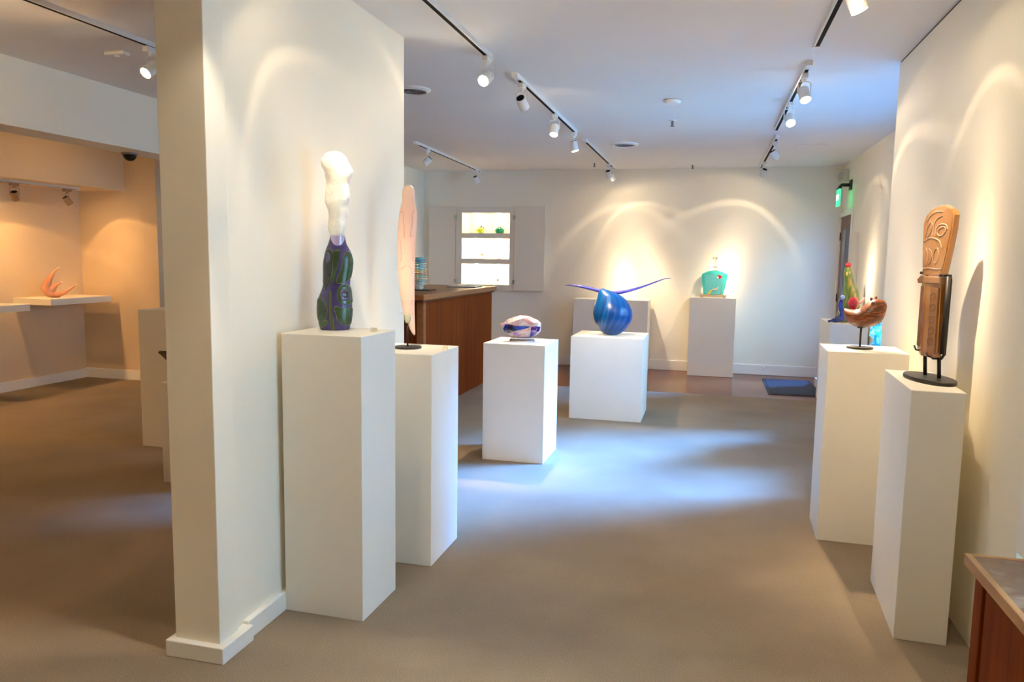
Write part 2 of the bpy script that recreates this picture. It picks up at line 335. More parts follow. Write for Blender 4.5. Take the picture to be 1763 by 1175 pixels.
def spotlight(x, y, zt, target, label, power=1.0, along=(0, 1), drop=0.12, body=None, lit=True, color=WARM, size=1.0, flood=False):
    body = body or M_whitemetal
    t = thing('track_spotlight', label, 'spotlight', (x, y, zt-0.028), 0, 'track spotlights')
    ax, ay = along
    a = MB().box(-0.018, 0.018, -0.045, 0.045, -0.032, 0.0, 0.004).build('adapter', body, t)
    a.rotation_euler = (0, 0, math.atan2(-ax, ay))
    MB().lathe([(0.011, -0.05), (0.011, -0.03)], 12).build('stem', body, t)
    c = Vector((0, 0, -drop)); d = (Vector(target)-(Vector((x, y, zt-0.028))+c)).normalized()
    s = d.cross(Vector((0, 0, 1)))
    s = s.normalized() if s.length > 1e-3 else Vector((1, 0, 0))
    k = 0.041*size
    top = -0.047
    MB().tube([s*-k+c, s*-k+Vector((0, 0, top-0.008)), s*-k*0.7+Vector((0, 0, top)), s*k*0.7+Vector((0, 0, top)), s*k+Vector((0, 0, top-0.008)), s*k+c], 0.0035, 6).build('yoke', body, t)
    q = d.to_track_quat('-Z', 'Y')
    r = 0.035*size
    h = MB().rings([[(rr*math.cos(2*PI*i/20), rr*math.sin(2*PI*i/20), zz) for i in range(20)] for rr, zz in ((r*0.86, 0.036), (r*0.97, 0.034), (r, 0.028), (r, -0.052), (r*0.9, -0.052), (r*0.9, -0.03))], True, True).build('housing', body, t, True, 40)
    h.location = c; h.rotation_mode = 'QUATERNION'; h.rotation_quaternion = q
    rc = MB().lathe([(r*0.80, 0.0355), (r*0.80, 0.040), (r*0.5, 0.042)], 16).build('rear_vent', M_channel, t)
    rc.location = c; rc.rotation_mode = 'QUATERNION'; rc.rotation_quaternion = q
    ln = MB().lathe([(r*0.89, -0.047), (r*0.7, -0.053), (r*0.3, -0.056)], 16).build('lens', M_lens if lit else M_lensoff, t, True)
    ln.location = c; ln.rotation_mode = 'QUATERNION'; ln.rotation_quaternion = q
    if lit:
        ld = bpy.data.lights.new('spot_beam', 'SPOT'); ld.energy = LAMP*power; ld.color = color
        ld.spot_size = math.radians(150); ld.spot_blend = 0.0; ld.shadow_soft_size = 0.018; lamp_nodes(ld, flood)
        lo = bpy.data.objects.new('spot_beam', ld); COL.objects.link(lo); lo.parent = t
        lo.location = c+d*0.075; lo.rotation_mode = 'QUATERNION'; lo.rotation_quaternion = q
    return t
track((-1.33, 2.2), (-1.33, 4.51), H, 'white ceiling track in front of the tall partition')
track((-1.29, 4.95), (-1.29, 7.265), H, 'white ceiling track with three spotlights above the glass fish pedestal')
track((-1.28, 7.73), (-1.28, 10.2), H, 'short white ceiling track running up to the back wall')
track((-3.07, 7.65), (-3.16, 10.28), H, 'white ceiling track above the wooden counter')
track((0.517, 1.6), (0.517, 4.60), H, 'white ceiling track beside the thick right wall')
track((0.525, 5.0), (0.525, 7.40), H, 'white ceiling track with two glaring spotlights')
track((0.57, 7.79), (0.57, 10.3), H, 'white ceiling track nearest the glazed door')
track((-3.22, 1.2), (-3.18, 3.95), H, 'white ceiling track in the side room left of the column')
track((-6.7, 3.6), (-6.7, 6.92), 2.18, 'tan track under the low soffit above the wall shelves')
spotlight(-1.33, 4.44, H, (-1.56, 2.97, 1.66), 'white spotlight glaring at the end of the partition track', 0.27)
spotlight(-1.33, 2.45, H, (-1.49, 3.45, 1.35), 'white spotlight on the partition track aimed at the pink blade', 0.34)
spotlight(-1.29, 5.16, H, (-0.86, 7.25, 1.0), 'white spotlight seen from its dark back above the glass fish', 0.55)
spotlight(-1.29, 6.28, H, (-1.35, 5.52, 0.95), 'white spotlight in the middle of the three spotlight track', 0.8)
spotlight(-1.29, 7.20, H, (-0.88, 7.22, 0.9), 'white spotlight at the far end of the three spotlight track', 0.7)
spotlight(-1.28, 9.62, H, (-1.12, 10.43, 1.10), 'white spotlight with dark back lighting the wall behind the gourd', 0.62)
spotlight(-1.28, 9.95, H, (-0.60, 10.43, 1.0), 'white spotlight at the end of the track by the back wall', 0.5)
spotlight(-3.085, 8.06, H, (-3.9, 7.9, 1.7), 'white spotlight pointing left above the counter', 0.4, lit=False)
spotlight(-3.15, 10.08, H, (-2.95, 10.43, 1.9), 'white spotlight near the wall cabinet pointing at it', 0.4, lit=False)
spotlight(0.517, 3.42, H, (1.05, 3.45, 1.32), 'white spotlight tilted toward the thick right wall', 0.40)
spotlight(0.525, 5.22, H, (0.84, 4.40, 1.15), 'white spotlight glaring beside the right wall track gap', 0.7)
spotlight(0.525, 6.12, H, (0.78, 4.50, 1.0), 'white spotlight with open yoke glaring at the frog bowl', 0.5)
spotlight(0.57, 8.06, H, (1.576, 8.40, 1.28), 'white spotlight aimed past the green glass figure', 0.7)
spotlight(0.57, 9.66, H, (0.13, 10.43, 1.20), 'white spotlight by the back wall lighting the turquoise bottle', 0.8)
spotlight(-3.185, 3.86, H, (-3.6, 1.6, 0.6), 'white spotlight glaring in the side room left of the column', 0.9, color=AMBER)
spotlight(-6.7, 6.13, 2.18, (-6.98, 6.62, 1.05), 'tan spotlight with bright rim above the horned sculpture shelf', 0.066, body=M_bronze, color=AMBER, flood=True)
spotlight(-6.7, 6.77, 2.18, (-6.45, 7.38, 1.15), 'tan spotlight seen from its dark back at the soffit track end', 0.036, body=M_bronze, color=AMBER, flood=True)
spotlight(-6.7, 5.1, 2.18, (-6.98, 5.5, 1.0), 'added tan fill spotlight over the nearer wall shelf', 0.066, body=M_bronze, color=AMBER, flood=True)  # added out of view for more amber light in the alcove
spotlight(-6.7, 4.2, 2.18, (-5.4, 5.2, 0.0), 'added tan fill spotlight on the soffit track aimed into the side room', 0.22, body=M_bronze, color=AMBER, flood=True)  # unseen lamp added as amber fill for the side room
spotlight(-3.20, 2.1, H, (-4.6, 2.6, 0.0), 'added white fill spotlight on the side room track aimed at its floor', 1.0, color=AMBER)  # lamp added out of frame to warm the side room floor
spotlight(-3.21, 1.5, H, (-2.4, 0.6, 0.6), 'added white fill spotlight on the side room track aimed toward the entrance', 2.2, color=(1.0, 0.86, 0.66))  # unseen lamp added to lift the ambient light near the column
spotlight(0.517, 2.95, H, (-0.9, 6.0, 0.2), 'added white fill spotlight on the right track aimed down the hall', 0.15, flood=True)  # unseen flood added to warm the pedestal fronts
spotlight(-3.20, 2.55, H, (-4.29, 4.4, 2.3), 'added white fill spotlight on the side room track washing the header beam', 0.03, flood=True)  # flood added out of frame to brighten the header face
track((-5.3, 3.2), (-5.3, 6.3), H, 'added unseen white ceiling track between the header beam and the soffit')  # hidden track added to carry the soffit washes
spotlight(-5.3, 6.0, H, (-6.75, 6.5, 1.9), 'added unseen white spotlight washing the soffit end behind the header beam', 0.022, color=AMBER, flood=True)  # hidden flood added to brighten the far part of the soffit
spotlight(-5.3, 4.6, H, (-6.75, 5.3, 1.8), 'added unseen white spotlight washing the soffit middle behind the header beam', 0.028, color=AMBER, flood=True)  # second hidden flood added for the soffit face and shelf wall
spotlight(0.517, 2.6, H, (1.05, 2.62, 1.7), 'white spotlight on the right track washing the wall by the window', 0.12)
spotlight(0.517, 2.0, H, (0.2, 0.8, 0.0), 'added white fill spotlight on the right track aimed at the floor by the entrance', 2.5, color=(1.0, 0.86, 0.66))  # added out of frame to raise ambient light off the floor
spotlight(-1.33, 2.24, H, (-1.2, 0.6, 0.0), 'added white fill spotlight on the partition track aimed at the entrance floor', 2.6, color=(1.0, 0.86, 0.66))  # another unseen lamp added for bounced fill at the entrance

# ============================================================ OBJECTS
FACE = lambda a: 0.2532+a          # turn about z so that a thing's broad side faces the room's entrance

# ---- torso vase with frosted white neck (on the tall pedestal)
K = 1/1417.0
body_px = [(1108, 118, 285), (1104, 112, 290), (1080, 106, 294), (1040, 99, 301), (980, 97, 306), (920, 101, 304), (870, 122, 299), (840, 132, 293), (790, 137, 297), (740, 137, 308), (700, 138, 315), (650, 143, 306), (620, 152, 291), (590, 165, 275), (560, 174, 267), (543, 177, 265)]
neck_px = [(543, 178, 264), (500, 177, 266), (470, 175, 270), (440, 174, 276), (418, 170, 283), (395, 167, 282), (370, 160, 274), (345, 159, 277), (310, 165, 289), (270, 163, 296), (230, 162, 298), (195, 160, 301), (165, 156, 300), (140, 143, 291), (118, 136, 284), (95, 136, 281), (75, 145, 274), (60, 158, 262), (50, 175, 246), (45, 195, 226)]
VC = 201.0
t = thing('torso_vase', 'purple and green carved glass torso vase with tall frosted white neck', 'vase', (-1.548, 2.945, 1.178), FACE(0.228))
vtab = sorted([((1108-y)*K, ((l+r)/2-VC)*K, (r-l)/2*K) for y, l, r in body_px])
def vsec(z):
    c, w = lerp_table(vtab, z); return c, w, w*0.74
M_vpurple = ramp_mat('purple_glass', [(0.3, (0.028, 0.022, 0.105)), (0.7, (0.105, 0.082, 0.27))], 7, 0.24, coat=0.5)
M_vgreen = ramp_mat('green_glass', [(0.3, (0.008, 0.03, 0.009)), (0.7, (0.045, 0.115, 0.038))], 9, 0.22, coat=0.5)
M_vdark = ramp_mat('night_green_glass', [(0.3, (0.004, 0.008, 0.006)), (0.7, (0.02, 0.03, 0.03))], 9, 0.25, coat=0.5)
M_voutline = mat('etched_line', (0.38, 0.42, 0.30), 0.5)
M_frost = mat('frosted_white_glass', (0.96, 0.93, 0.86), 0.42, sss=0.35, var=0.06, vscale=45, bump=0.25, bscale=70, coat=0.3)
zz = [i/60*vtab[-1][0] for i in range(61)]
rr = []
for z in zz:
    c, w, d = vsec(z); rr.append([(c+w*math.cos(2*PI*i/40), d*math.sin(2*PI*i/40), z) for i in range(40)])
vb = MB().rings(rr).build('body', M_vpurple, t, True, 60)
nt_ = sorted([((1108-y)*K, ((l+r)/2-VC)*K, (r-l)/2*K) for y, l, r in neck_px])
rr = []
z0n, z1n = nt_[0][0], nt_[-1][0]
for i in range(60):
    z = z0n+(z1n-z0n)*i/59; c, w = lerp_table(nt_, z)
    w *= 1.0+0.10*min(1, (z-z0n)/0.05)+0.08*math.sin((z-z0n)*52); rr.append([(c+w*(1+0.07*math.sin(3*a+z*40))*math.cos(a), w*0.9*(1+0.05*math.cos(2*a-z*55))*math.sin(a), z) for a in [2*PI*k/36 for k in range(36)]])
MB().rings(rr).build('neck', M_frost, t, True)
cz = nt_[0][0]
MB().lathe([(0.0315, cz-0.052), (0.0312, cz-0.03), (0.0310, cz+0.001)], 32, cx=vsec(cz)[0]).build('collar', mat('lilac_metallic_glass', (0.48, 0.42, 0.70), 0.25, metal=0.3), t, True, 50)
def vmap(x, y, off):
    z = (1108-y)*K; X = (x-VC)*K; c, w, d = vsec(z); u = max(-0.985, min(0.985, (X-c)/w))
    n = Vector((u/w, -math.sqrt(1-u*u)/d, 0)).normalized()
    return Vector((c+w*u, -d*math.sqrt(1-u*u), z))+n*off
def vpatch(poly, m, off, line=True, name='carved_panel'):
    pts = catmull(poly, 5, True)
    bm = bmesh.new(); f = bm.faces.new([bm.verts.new((x, 0, y)) for x, y in pts])
    bmesh.ops.triangulate(bm, faces=[f])
    lo, hi = min(p[1] for p in pts), max(p[1] for p in pts); lx, hx = min(p[0] for p in pts), max(p[0] for p in pts)
    for k in range(1, int((hi-lo)/14)+1): bmesh.ops.bisect_plane(bm, geom=bm.verts[:]+bm.edges[:]+bm.faces[:], plane_co=(0, 0, lo+14*k), plane_no=(0, 0, 1))
    for k in range(1, int((hx-lx)/12)+1): bmesh.ops.bisect_plane(bm, geom=bm.verts[:]+bm.edges[:]+bm.faces[:], plane_co=(lx+12*k, 0, 0), plane_no=(1, 0, 0))
    for v in bm.verts: v.co = vmap(v.co.x, v.co.z, off)
    me = bpy.data.meshes.new(name); bm.to_mesh(me); bm.free(); me.materials.append(m)
    for p in me.polygons: p.use_smooth = True
    o = bpy.data.objects.new(name, me); COL.objects.link(o); o.parent = vb
    so = o.modifiers.new('thickness', 'SOLIDIFY'); so.thickness = 0.003; so.offset = 0
    if line:
        lp = [vmap(x, y, off+0.0008) for x, y in pts]; lp.append(lp[0])
        MB().tube(lp, 0.0008, 5).build('etched_line', M_voutline, vb, True)
    return o
vpatch([(196, 632), (236, 628), (226, 690), (212, 760), (190, 832), (184, 800), (196, 720)], M_vgreen, 0.0022, False)
vpatch([(258, 655), (284, 634), (307, 680), (304, 745), (292, 795), (252, 822), (212, 816), (238, 740)], M_vgreen, 0.0022)
vpatch([(148, 665), (162, 622), (192, 640), (190, 730), (176, 815), (148, 862), (137, 810), (139, 710)], M_vdark, 0.0022)
vpatch([(218, 872), (236, 838), (284, 838), (301, 880), (299, 944), (250, 950), (218, 918)], M_vgreen, 0.0022)
vpatch([(234, 880), (246, 862), (276, 862), (286, 888), (280, 922), (250, 926), (236, 906)], M_vpurple, 0.0034)
vpatch([(245, 884), (254, 872), (272, 874), (277, 892), (270, 908), (252, 908)], M_vdark, 0.0046)
vpatch([(200, 962), (250, 972), (302, 975), (299, 1040), (284, 1076), (224, 1056), (208, 1010)], M_vgreen, 0.0022)
vpatch([(102, 930), (122, 908), (146, 932), (158, 980), (150, 1036), (112, 1052), (99, 1010)], M_vgreen, 0.0022)
vpatch([(172, 880), (184, 878), (182, 960), (192, 1040), (200, 1098), (182, 1099), (172, 1040), (168, 960)], mat('olive_glass', (0.11, 0.12, 0.04), 0.3, coat=0.5), 0.0022, False)
vpatch([(110, 1058), (132, 1048), (162, 1050), (150, 1074), (124, 1092)], M_vgreen, 0.0022)
vpatch([(158, 660), (166, 640), (176, 660), (172, 690), (160, 700)], M_vpurple, 0.0034)

# ---- pink glass blade on a black stand
K = 1/1311.0
t = thing('pink_blade_sculpture', 'translucent pink carved glass blade held upright on a black rod stand', 'sculpture', (-1.455, 3.53, 1.036), FACE(0.135))
px = [(998, 143, 154), (985, 134, 155), (960, 120, 154), (920, 104, 153), (860, 81, 151), (800, 66, 150), (700, 52, 150), (600, 43, 150), (450, 38, 155), (300, 42, 163), (240, 47, 166), (200, 52, 167), (170, 59, 160), (130, 70, 151), (80, 68, 152), (50, 74, 148), (35, 86, 138), (27, 100, 122)]
tab = sorted([((1085-y)*K, ((l+r)/2-105)*K, (r-l)/2*K) for y, l, r in px])
rr = []
for i in range(70):
    z = tab[0][0]+(tab[-1][0]-tab[0][0])*i/69; c, w = lerp_table(tab, z)
    d = min(0.021, w*0.55)
    rr.append([(c+w*math.cos(a), d*math.sin(a)*(1-0.35*math.cos(a)**4), z) for a in [2*PI*k/32 for k in range(32)]])
M_pink = mat('pink_cast_glass', (0.93, 0.66, 0.56), 0.38, trans=0.35, sss=0.5, var=0.05, vscale=6)
pb = MB().rings(rr).build('blade', M_pink, t, True)
M_pinkline = mat('pink_engraving', (0.80, 0.50, 0.42), 0.35, trans=0.2)
def bmap(x, y):
    z = (1085-y)*K; c, w = lerp_table(tab, z); X = (x-105)*K; u = max(-.97, min(.97, (X-c)/w)); d = min(0.021, w*0.55)
    return Vector((X, -d*math.sqrt(1-u*u)*(1-0.35*u**4)-0.0002, z))
for ln in ([(60, 205), (68, 195), (76, 205), (82, 300), (84, 370)], [(150, 195), (138, 205), (132, 290), (122, 355), (140, 345)], [(55, 370), (62, 430), (66, 480), (56, 520)], [(146, 390), (138, 430), (134, 480), (142, 515)], [(45, 570), (70, 562), (92, 540)], [(106, 540), (122, 556), (132, 575), (130, 610)], [(60, 770), (72, 772), (74, 800)], [(146, 770), (130, 772), (130, 800)], [(62, 850), (74, 856)], [(145, 855), (132, 858)]):
    MB().tube([bmap(x, y) for x, y in catmull(ln, 6)], 0.0020, 6).build('engraved_line', M_pinkline, pb, True)
MB().lathe([(0.067, 0.0), (0.070, 0.002), (0.070, 0.008), (0.067, 0.010)], 40).build('base_plate', M_black, t, True, 40)
MB().tube([(0, 0, 0.008), (0, 0, (1085-885)*K)], 0.0045, 10).build('rod', M_black, t, True)
MB().ball((0.0, -0.012, (1085-885)*K), 0.016, 14, (1, 0.5, 1.8)).build('mount_pad', mat('grey_green_glass', (0.35, 0.38, 0.28), 0.3), t, True)

# ---- faceted glass fish
t = thing('glass_fish', 'faceted clear and pink glass fish with deep blue panels on clear feet', 'glass sculpture', (-1.349, 5.52, 0.871), FACE(-0.015))
Kf = 1/3385.0
def fp(x, y, d): return ((x-600)*Kf, d, (985-y)*Kf)
FCX, FCY, FA, FB, FD = 605.0, 622.0, 497.0, 292.0, 0.072
rr = []
for k in range(1, 9):
    th = PI*k/9
    rr.append([(-FA*Kf*math.cos(th)+(FCX-600)*Kf, -FD*math.sin(th)*math.cos(a+0.2*k), (985-FCY)*Kf+FB*Kf*math.sin(th)*math.sin(a+0.2*k)) for a in [2*PI*i/9 for i in range(9)]])
M_fish = ramp_mat('pink_clear_glass', [(0.35, (0.98, 0.95, 0.96)), (0.55, (0.92, 0.70, 0.73)), (0.7, (0.99, 0.98, 0.98))], 14, 0.05, trans=0.3)
fb = MB().rings(rr).build('body', M_fish, t)
M_fblue = ramp_mat('cobalt_glass', [(0.35, (0.004, 0.004, 0.05)), (0.55, (0.01, 0.03, 0.45)), (0.75, (0.03, 0.20, 0.85))], 16, 0.06, coat=1.0)
M_fnight = ramp_mat('midnight_glass', [(0.35, (0.002, 0.002, 0.015)), (0.7, (0.01, 0.008, 0.12))], 16, 0.06, coat=1.0)
M_fviolet = ramp_mat('violet_glass', [(0.35, (0.012, 0.0, 0.05)), (0.65, (0.07, 0.015, 0.30))], 20, 0.06, coat=1.0)
def inlay(poly, m, off=0.003):
    bm = bmesh.new(); f_ = bm.faces.new([bm.verts.new((x, 0, y)) for x, y in poly]); bmesh.ops.triangulate(bm, faces=[f_])
    xs = [p[0] for p in poly]; ys = [p[1] for p in poly]
    for k in range(1, int((max(xs)-min(xs))/60)+1): bmesh.ops.bisect_plane(bm, geom=bm.verts[:]+bm.edges[:]+bm.faces[:], plane_co=(min(xs)+60*k, 0, 0), plane_no=(1, 0, 0))
    for k in range(1, int((max(ys)-min(ys))/50)+1): bmesh.ops.bisect_plane(bm, geom=bm.verts[:]+bm.edges[:]+bm.faces[:], plane_co=(0, 0, min(ys)+50*k), plane_no=(0, 0, 1))
    for v in bm.verts:
        q = 1-((v.co.x-FCX)/FA)**2-((v.co.z-FCY)/FB)**2
        v.co = Vector(fp(v.co.x, v.co.z, -FD*math.sqrt(max(0.0, q))-off))
    me = bpy.data.meshes.new('colour_panel'); bm.to_mesh(me); bm.free(); me.materials.append(m)
    o_ = bpy.data.objects.new('colour_panel', me); COL.objects.link(o_); o_.parent = fb
    so = o_.modifiers.new('thickness', 'SOLIDIFY'); so.thickness = 0.004; so.offset = 0
inlay([(110, 690), (165, 560), (235, 548), (195, 640), (150, 690), (255, 775), (200, 790)], M_fblue)
inlay([(235, 548), (305, 556), (400, 640), (480, 690), (262, 775), (160, 690)], M_fnight)
inlay([(310, 558), (470, 585), (640, 582), (820, 588), (700, 640), (560, 668), (480, 690), (400, 640)], M_fblue)
inlay([(825, 592), (950, 583), (1050, 602), (1030, 690), (950, 780), (870, 832), (798, 868), (806, 740)], M_fviolet)
inlay([(370, 760), (480, 750), (470, 795), (390, 810)], mat('lilac_glass', (0.50, 0.25, 0.85), 0.08, coat=1.0))
inlay([(620, 380), (760, 430), (940, 540), (840, 555), (700, 490)], mat('rose_glass', (0.55, 0.30, 0.30), 0.08, coat=1.0))
b = MB(); tl = [fp(15, 535, 0), fp(190, 535, -0.014), fp(190, 535, 0.014), fp(120, 690, -0.012), fp(120, 690, 0.012), fp(230, 610, 0)]
for p in tl: b.bm.verts.new(p)
bmesh.ops.convex_hull(b.bm, input=b.bm.verts[:]); b.build('tail', M_fish, t)
b = MB().ball(fp(955, 655, -0.05), 0.006, 10); b.build('eye', mat('white_glass', (0.9, 0.9, 0.9), 0.1), t, True)
MB().lathe([(0.082, 0.0), (0.085, 0.004), (0.080, 0.014), (0.070, 0.026)], 28, sx=1.15, sy_=0.6).build('foot', mat('clear_foot_glass', (0.97, 0.95, 0.95), 0.04, trans=0.8), t, True, 40)

# ---- blue gourd with wing-like leaf
Kg = 1/665.0
t = thing('blue_gourd', 'glossy blue swirled glass gourd with long violet wing-like leaves', 'glass sculpture', (-0.885, 7.23, 0.775), FACE(-0.13))
gp = [(576, 905, 970), (570, 888, 985), (560, 875, 1003), (545, 860, 1022), (520, 842, 1042), (500, 831, 1053), (470, 820, 1063), (445, 816, 1066), (420, 817, 1063), (400, 820, 1056), (375, 826, 1042), (350, 833, 1020), (330, 839, 995), (315, 844, 968), (300, 850, 930), (291, 856, 900), (284, 863, 880)]
tab = sorted([((576-y)*Kg, ((l+r)/2-938)*Kg, (r-l)/2*Kg) for y, l, r in gp])
rr = []
for i in range(48):
    z = tab[0][0]+(tab[-1][0]-tab[0][0])*(i/47); c, w = lerp_table(tab, z)
    rr.append([(c+w*math.cos(a), w*0.95*math.sin(a), z) for a in [2*PI*k/48 for k in range(48)]])
def gourd_mat():
    m, nt, b = nodes_of('swirled_blue_glass')
    tc = nt.nodes.new('ShaderNodeTexCoord'); sp = nt.nodes.new('ShaderNodeSeparateXYZ')
    mp = nt.nodes.new('ShaderNodeMapping'); mp.inputs['Location'].default_value = (0.07, 0, 0); mp.inputs['Scale'].default_value = (1, -1, 1); nt.links.new(tc.outputs['Object'], mp.inputs[0]); nt.links.new(mp.outputs[0], sp.inputs[0])
    at = nt.nodes.new('ShaderNodeMath'); at.operation = 'ARCTAN2'; nt.links.new(sp.outputs[0], at.inputs[0]); nt.links.new(sp.outputs[1], at.inputs[1])
    mul = nt.nodes.new('ShaderNodeMath'); mul.operation = 'MULTIPLY_ADD'; mul.inputs[1].default_value = -1.3; nt.links.new(sp.outputs[2], mul.inputs[0]); nt.links.new(at.outputs[0], mul.inputs[2])
    cb = nt.nodes.new('ShaderNodeCombineXYZ'); nt.links.new(mul.outputs[0], cb.inputs[0]); nt.links.new(sp.outputs[2], cb.inputs[1])
    m2 = nt.nodes.new('ShaderNodeMapping'); m2.inputs['Scale'].default_value = (5.5, 1.2, 1); nt.links.new(cb.outputs[0], m2.inputs[0])
    n = nt.nodes.new('ShaderNodeTexNoise'); n.inputs['Scale'].default_value = 1.3; n.inputs['Detail'].default_value = 4; nt.links.new(m2.outputs[0], n.inputs['Vector'])
    r = nt.nodes.new('ShaderNodeValToRGB'); cr = r.color_ramp
    cols = [(0.30, (0.001, 0.014, 0.09)), (0.45, (0.002, 0.042, 0.19)), (0.6, (0.002, 0.085, 0.28)), (0.75, (0.02, 0.18, 0.34))]
    while len(cr.elements) < 4: cr.elements.new(.5)
    for e, (p, c) in zip(cr.elements, cols): e.position = p; e.color = (*c, 1)
    nt.links.new(n.outputs[0], r.inputs[0]); nt.links.new(r.outputs[0], b.inputs['Base Color'])
    b.inputs['Roughness'].default_value = 0.3; b.inputs['Coat Weight'].default_value = 0.15; b.inputs['Coat Roughness'].default_value = 0.2; b.inputs['Specular IOR Level'].default_value = 0.35
    return m
MB().rings(rr).build('body', gourd_mat(), t, True)
M_wing = ramp_mat('violet_glass_leaf', [(0.3, (0.05, 0.035, 0.30)), (0.7, (0.10, 0.12, 0.62))], 5, 0.25, (1, 1, 8), coat=0.5)
wing = [(626, 270, 1), (660, 267.5, 6), (700, 270, 10), (745, 276, 14), (800, 287, 17), (850, 299, 18), (905, 307, 15), (960, 309, 17), (1000, 303, 17), (1050, 291, 15), (1100, 275, 12), (1160, 253, 9), (1220, 229, 6.5), (1262, 214, 4), (1298, 212, 1)]
for nm, seg in (('wing', wing[:7]), ('wing', wing[6:])):
    pts = catmull(seg, 5); rr = []
    for x, y, h in pts:
        c = ((x-938)*Kg, 0.02, (576-y)*Kg); hh = h*Kg/2*1.3
        rr.append([(c[0], c[1]+hh*1.9*math.cos(a), c[2]+hh*math.sin(a)) for a in [2*PI*k/12 for k in range(12)]])
    MB().rings(rr).build(nm, M_wing, t, True)
MB().lathe([(0.05, 0.0), (0.056, 0.002), (0.054, 0.01)], 30).build('foot', mat('teal_glass_foot', (0.02, 0.35, 0.45), 0.1, trans=0.5), t, True, 40)

# ---- turquoise bottle
Kb = 1/1408.0
t = thing('turquoise_bottle', 'flat turquoise glass bottle with clear stopper on a small wooden stand', 'bottle', (0.052, 10.22, 1.017), FACE(-0.258))
def bq(x, y): return ((x-498)*Kb, (985-y)*Kb)
op = [(478, 488), (400, 505), (310, 540), (284, 560), (280, 585), (300, 760), (320, 932), (678, 932), (712, 760), (743, 590), (738, 562), (712, 545), (640, 515), (562, 490)]
M_turq = ramp_mat('turquoise_glass', [(0.3, (0.03, 0.50, 0.56)), (0.6, (0.10, 0.74, 0.78)), (0.75, (0.22, 0.85, 0.86))], 9, 0.12, coat=0.5, trans=0.7)
bd = MB().prism([bq(*p) for p in op], -0.045, 0.045, 0.012).build('body', M_turq, t)
M_turq2 = mat('pale_turquoise_glass', (0.28, 0.88, 0.90), 0.12, trans=0.5, coat=0.6)
MB().prism([bq(*p) for p in [(345, 560), (355, 920), (625, 920), (655, 565)]], -0.0475, -0.044).build('front_panel', M_turq2, bd)
MB().prism([bq(*p) for p in [(630, 905), (626, 930), (640, 930), (655, 740), (648, 740)]], -0.049, -0.046).build('amber_streak', mat('amber_streak', (0.42, 0.22, 0.08), 0.2), bd)
M_red = mat('red_glass', (0.50, 0.012, 0.02), 0.15, coat=0.8)
fsh = MB().prism([bq(*p) for p in [(565, 562), (590, 575), (640, 592), (628, 625), (600, 640), (582, 632), (580, 605), (545, 612), (575, 590)]], -0.053, -0.047, 0.001).build('red_fish', M_red, bd)
MB().prism([bq(*p) for p in [(548, 606), (575, 598), (584, 625), (572, 642), (556, 628)]], -0.0545, -0.052).build('fin', mat('white_glass', (0.9, 0.9, 0.9), 0.1), fsh)
MB().prism([bq(*p) for p in [(390, 930), (415, 890), (450, 850), (480, 838), (490, 848), (460, 885), (435, 930)]], -0.053, -0.047, 0.001).build('yellow_sleeve', mat('yellow_glass', (0.75, 0.55, 0.06), 0.2), bd)
MB().prism([bq(*p) for p in [(482, 832), (500, 818), (545, 822), (565, 790), (585, 785), (578, 815), (556, 842), (495, 850)]], -0.053, -0.047, 0.001).build('hand', mat('flesh_glass', (0.85, 0.62, 0.50), 0.2), bd)
M_clearb = mat('clear_stopper_glass', (0.95, 0.92, 0.86), 0.05, trans=0.85)
MB().lathe([(0.030, (985-505)*Kb), (0.028, (985-470)*Kb), (0.030, (985-430)*Kb), (0.034, (985-424)*Kb)], 24, cx=(520-498)*Kb).build('neck', M_clearb, t, True, 50)
st = MB().lathe([(0.022, (985-428)*Kb), (0.018, (985-380)*Kb), (0.021, (985-330)*Kb), (0.018, (985-290)*Kb), (0.030, (985-272)*Kb), (0.038, (985-235)*Kb), (0.035, (985-200)*Kb), (0.022, (985-178)*Kb), (0.006, (985-170)*Kb)], 24, cx=(508-498)*Kb).build('stopper', M_clearb, t, True)
for dx in (-0.024, 0.018): MB().ball(((508-498)*Kb+dx, -0.028, (985-265)*Kb), 0.009, 10, (1.4, 0.6, 0.8)).build('bead', mat('smoke_bead', (0.25, 0.2, 0.15), 0.2), st, True)
M_oak = ramp_mat('pale_oak', [(0.3, (0.42, 0.27, 0.15)), (0.7, (0.58, 0.40, 0.24))], 6, 0.5, (1, 1, 12))
sb = MB().box(-0.166, 0.166, -0.065, 0.065, 0.010, 0.036, 0.004).build('stand', M_oak, t)
for sx in (-1, 1):
    for sy_ in (-1, 1): MB().box(sx*0.14-0.018, sx*0.14+0.018, sy_*0.045-0.012, sy_*0.045+0.012, 0, 0.012, 0.002).build('stand_foot', M_oak, sb)

# ---- amber glass paddle in a black cradle
Kp = 1/1315.0
t = thing('amber_paddle', 'carved amber glass paddle standing in a black steel cradle', 'glass sculpture', (0.908, 3.48, 1.012), -1.16)
def pq(x, y): return ((x+0.074*(y-1020)-197)*Kp*1.58, (1022-y)*Kp)
M_amber = ramp_mat('amber_glass', [(0.3, (0.46, 0.22, 0.09)), (0.6, (0.60, 0.35, 0.19)), (0.75, (0.70, 0.45, 0.28))], 8, 0.14, trans=0.6, coat=0.6)
M_amberdark = ramp_mat('deep_amber_glass', [(0.3, (0.50, 0.19, 0.03)), (0.7, (0.74, 0.36, 0.10))], 5, 0.12, trans=0.45, coat=0.6)
head = [(178, 445), (182, 300), (186, 160), (200, 118), (226, 88), (258, 70), (292, 68), (322, 92), (330, 125), (320, 190), (298, 310), (270, 448)]
hd = MB().prism([pq(*p) for p in head], -0.013, 0.013, 0.005).build('head', M_amber, t)
side = [(268, 446), (296, 310), (318, 190), (328, 125), (320, 96), (326, 94), (335, 124), (326, 192), (304, 312), (277, 447)]
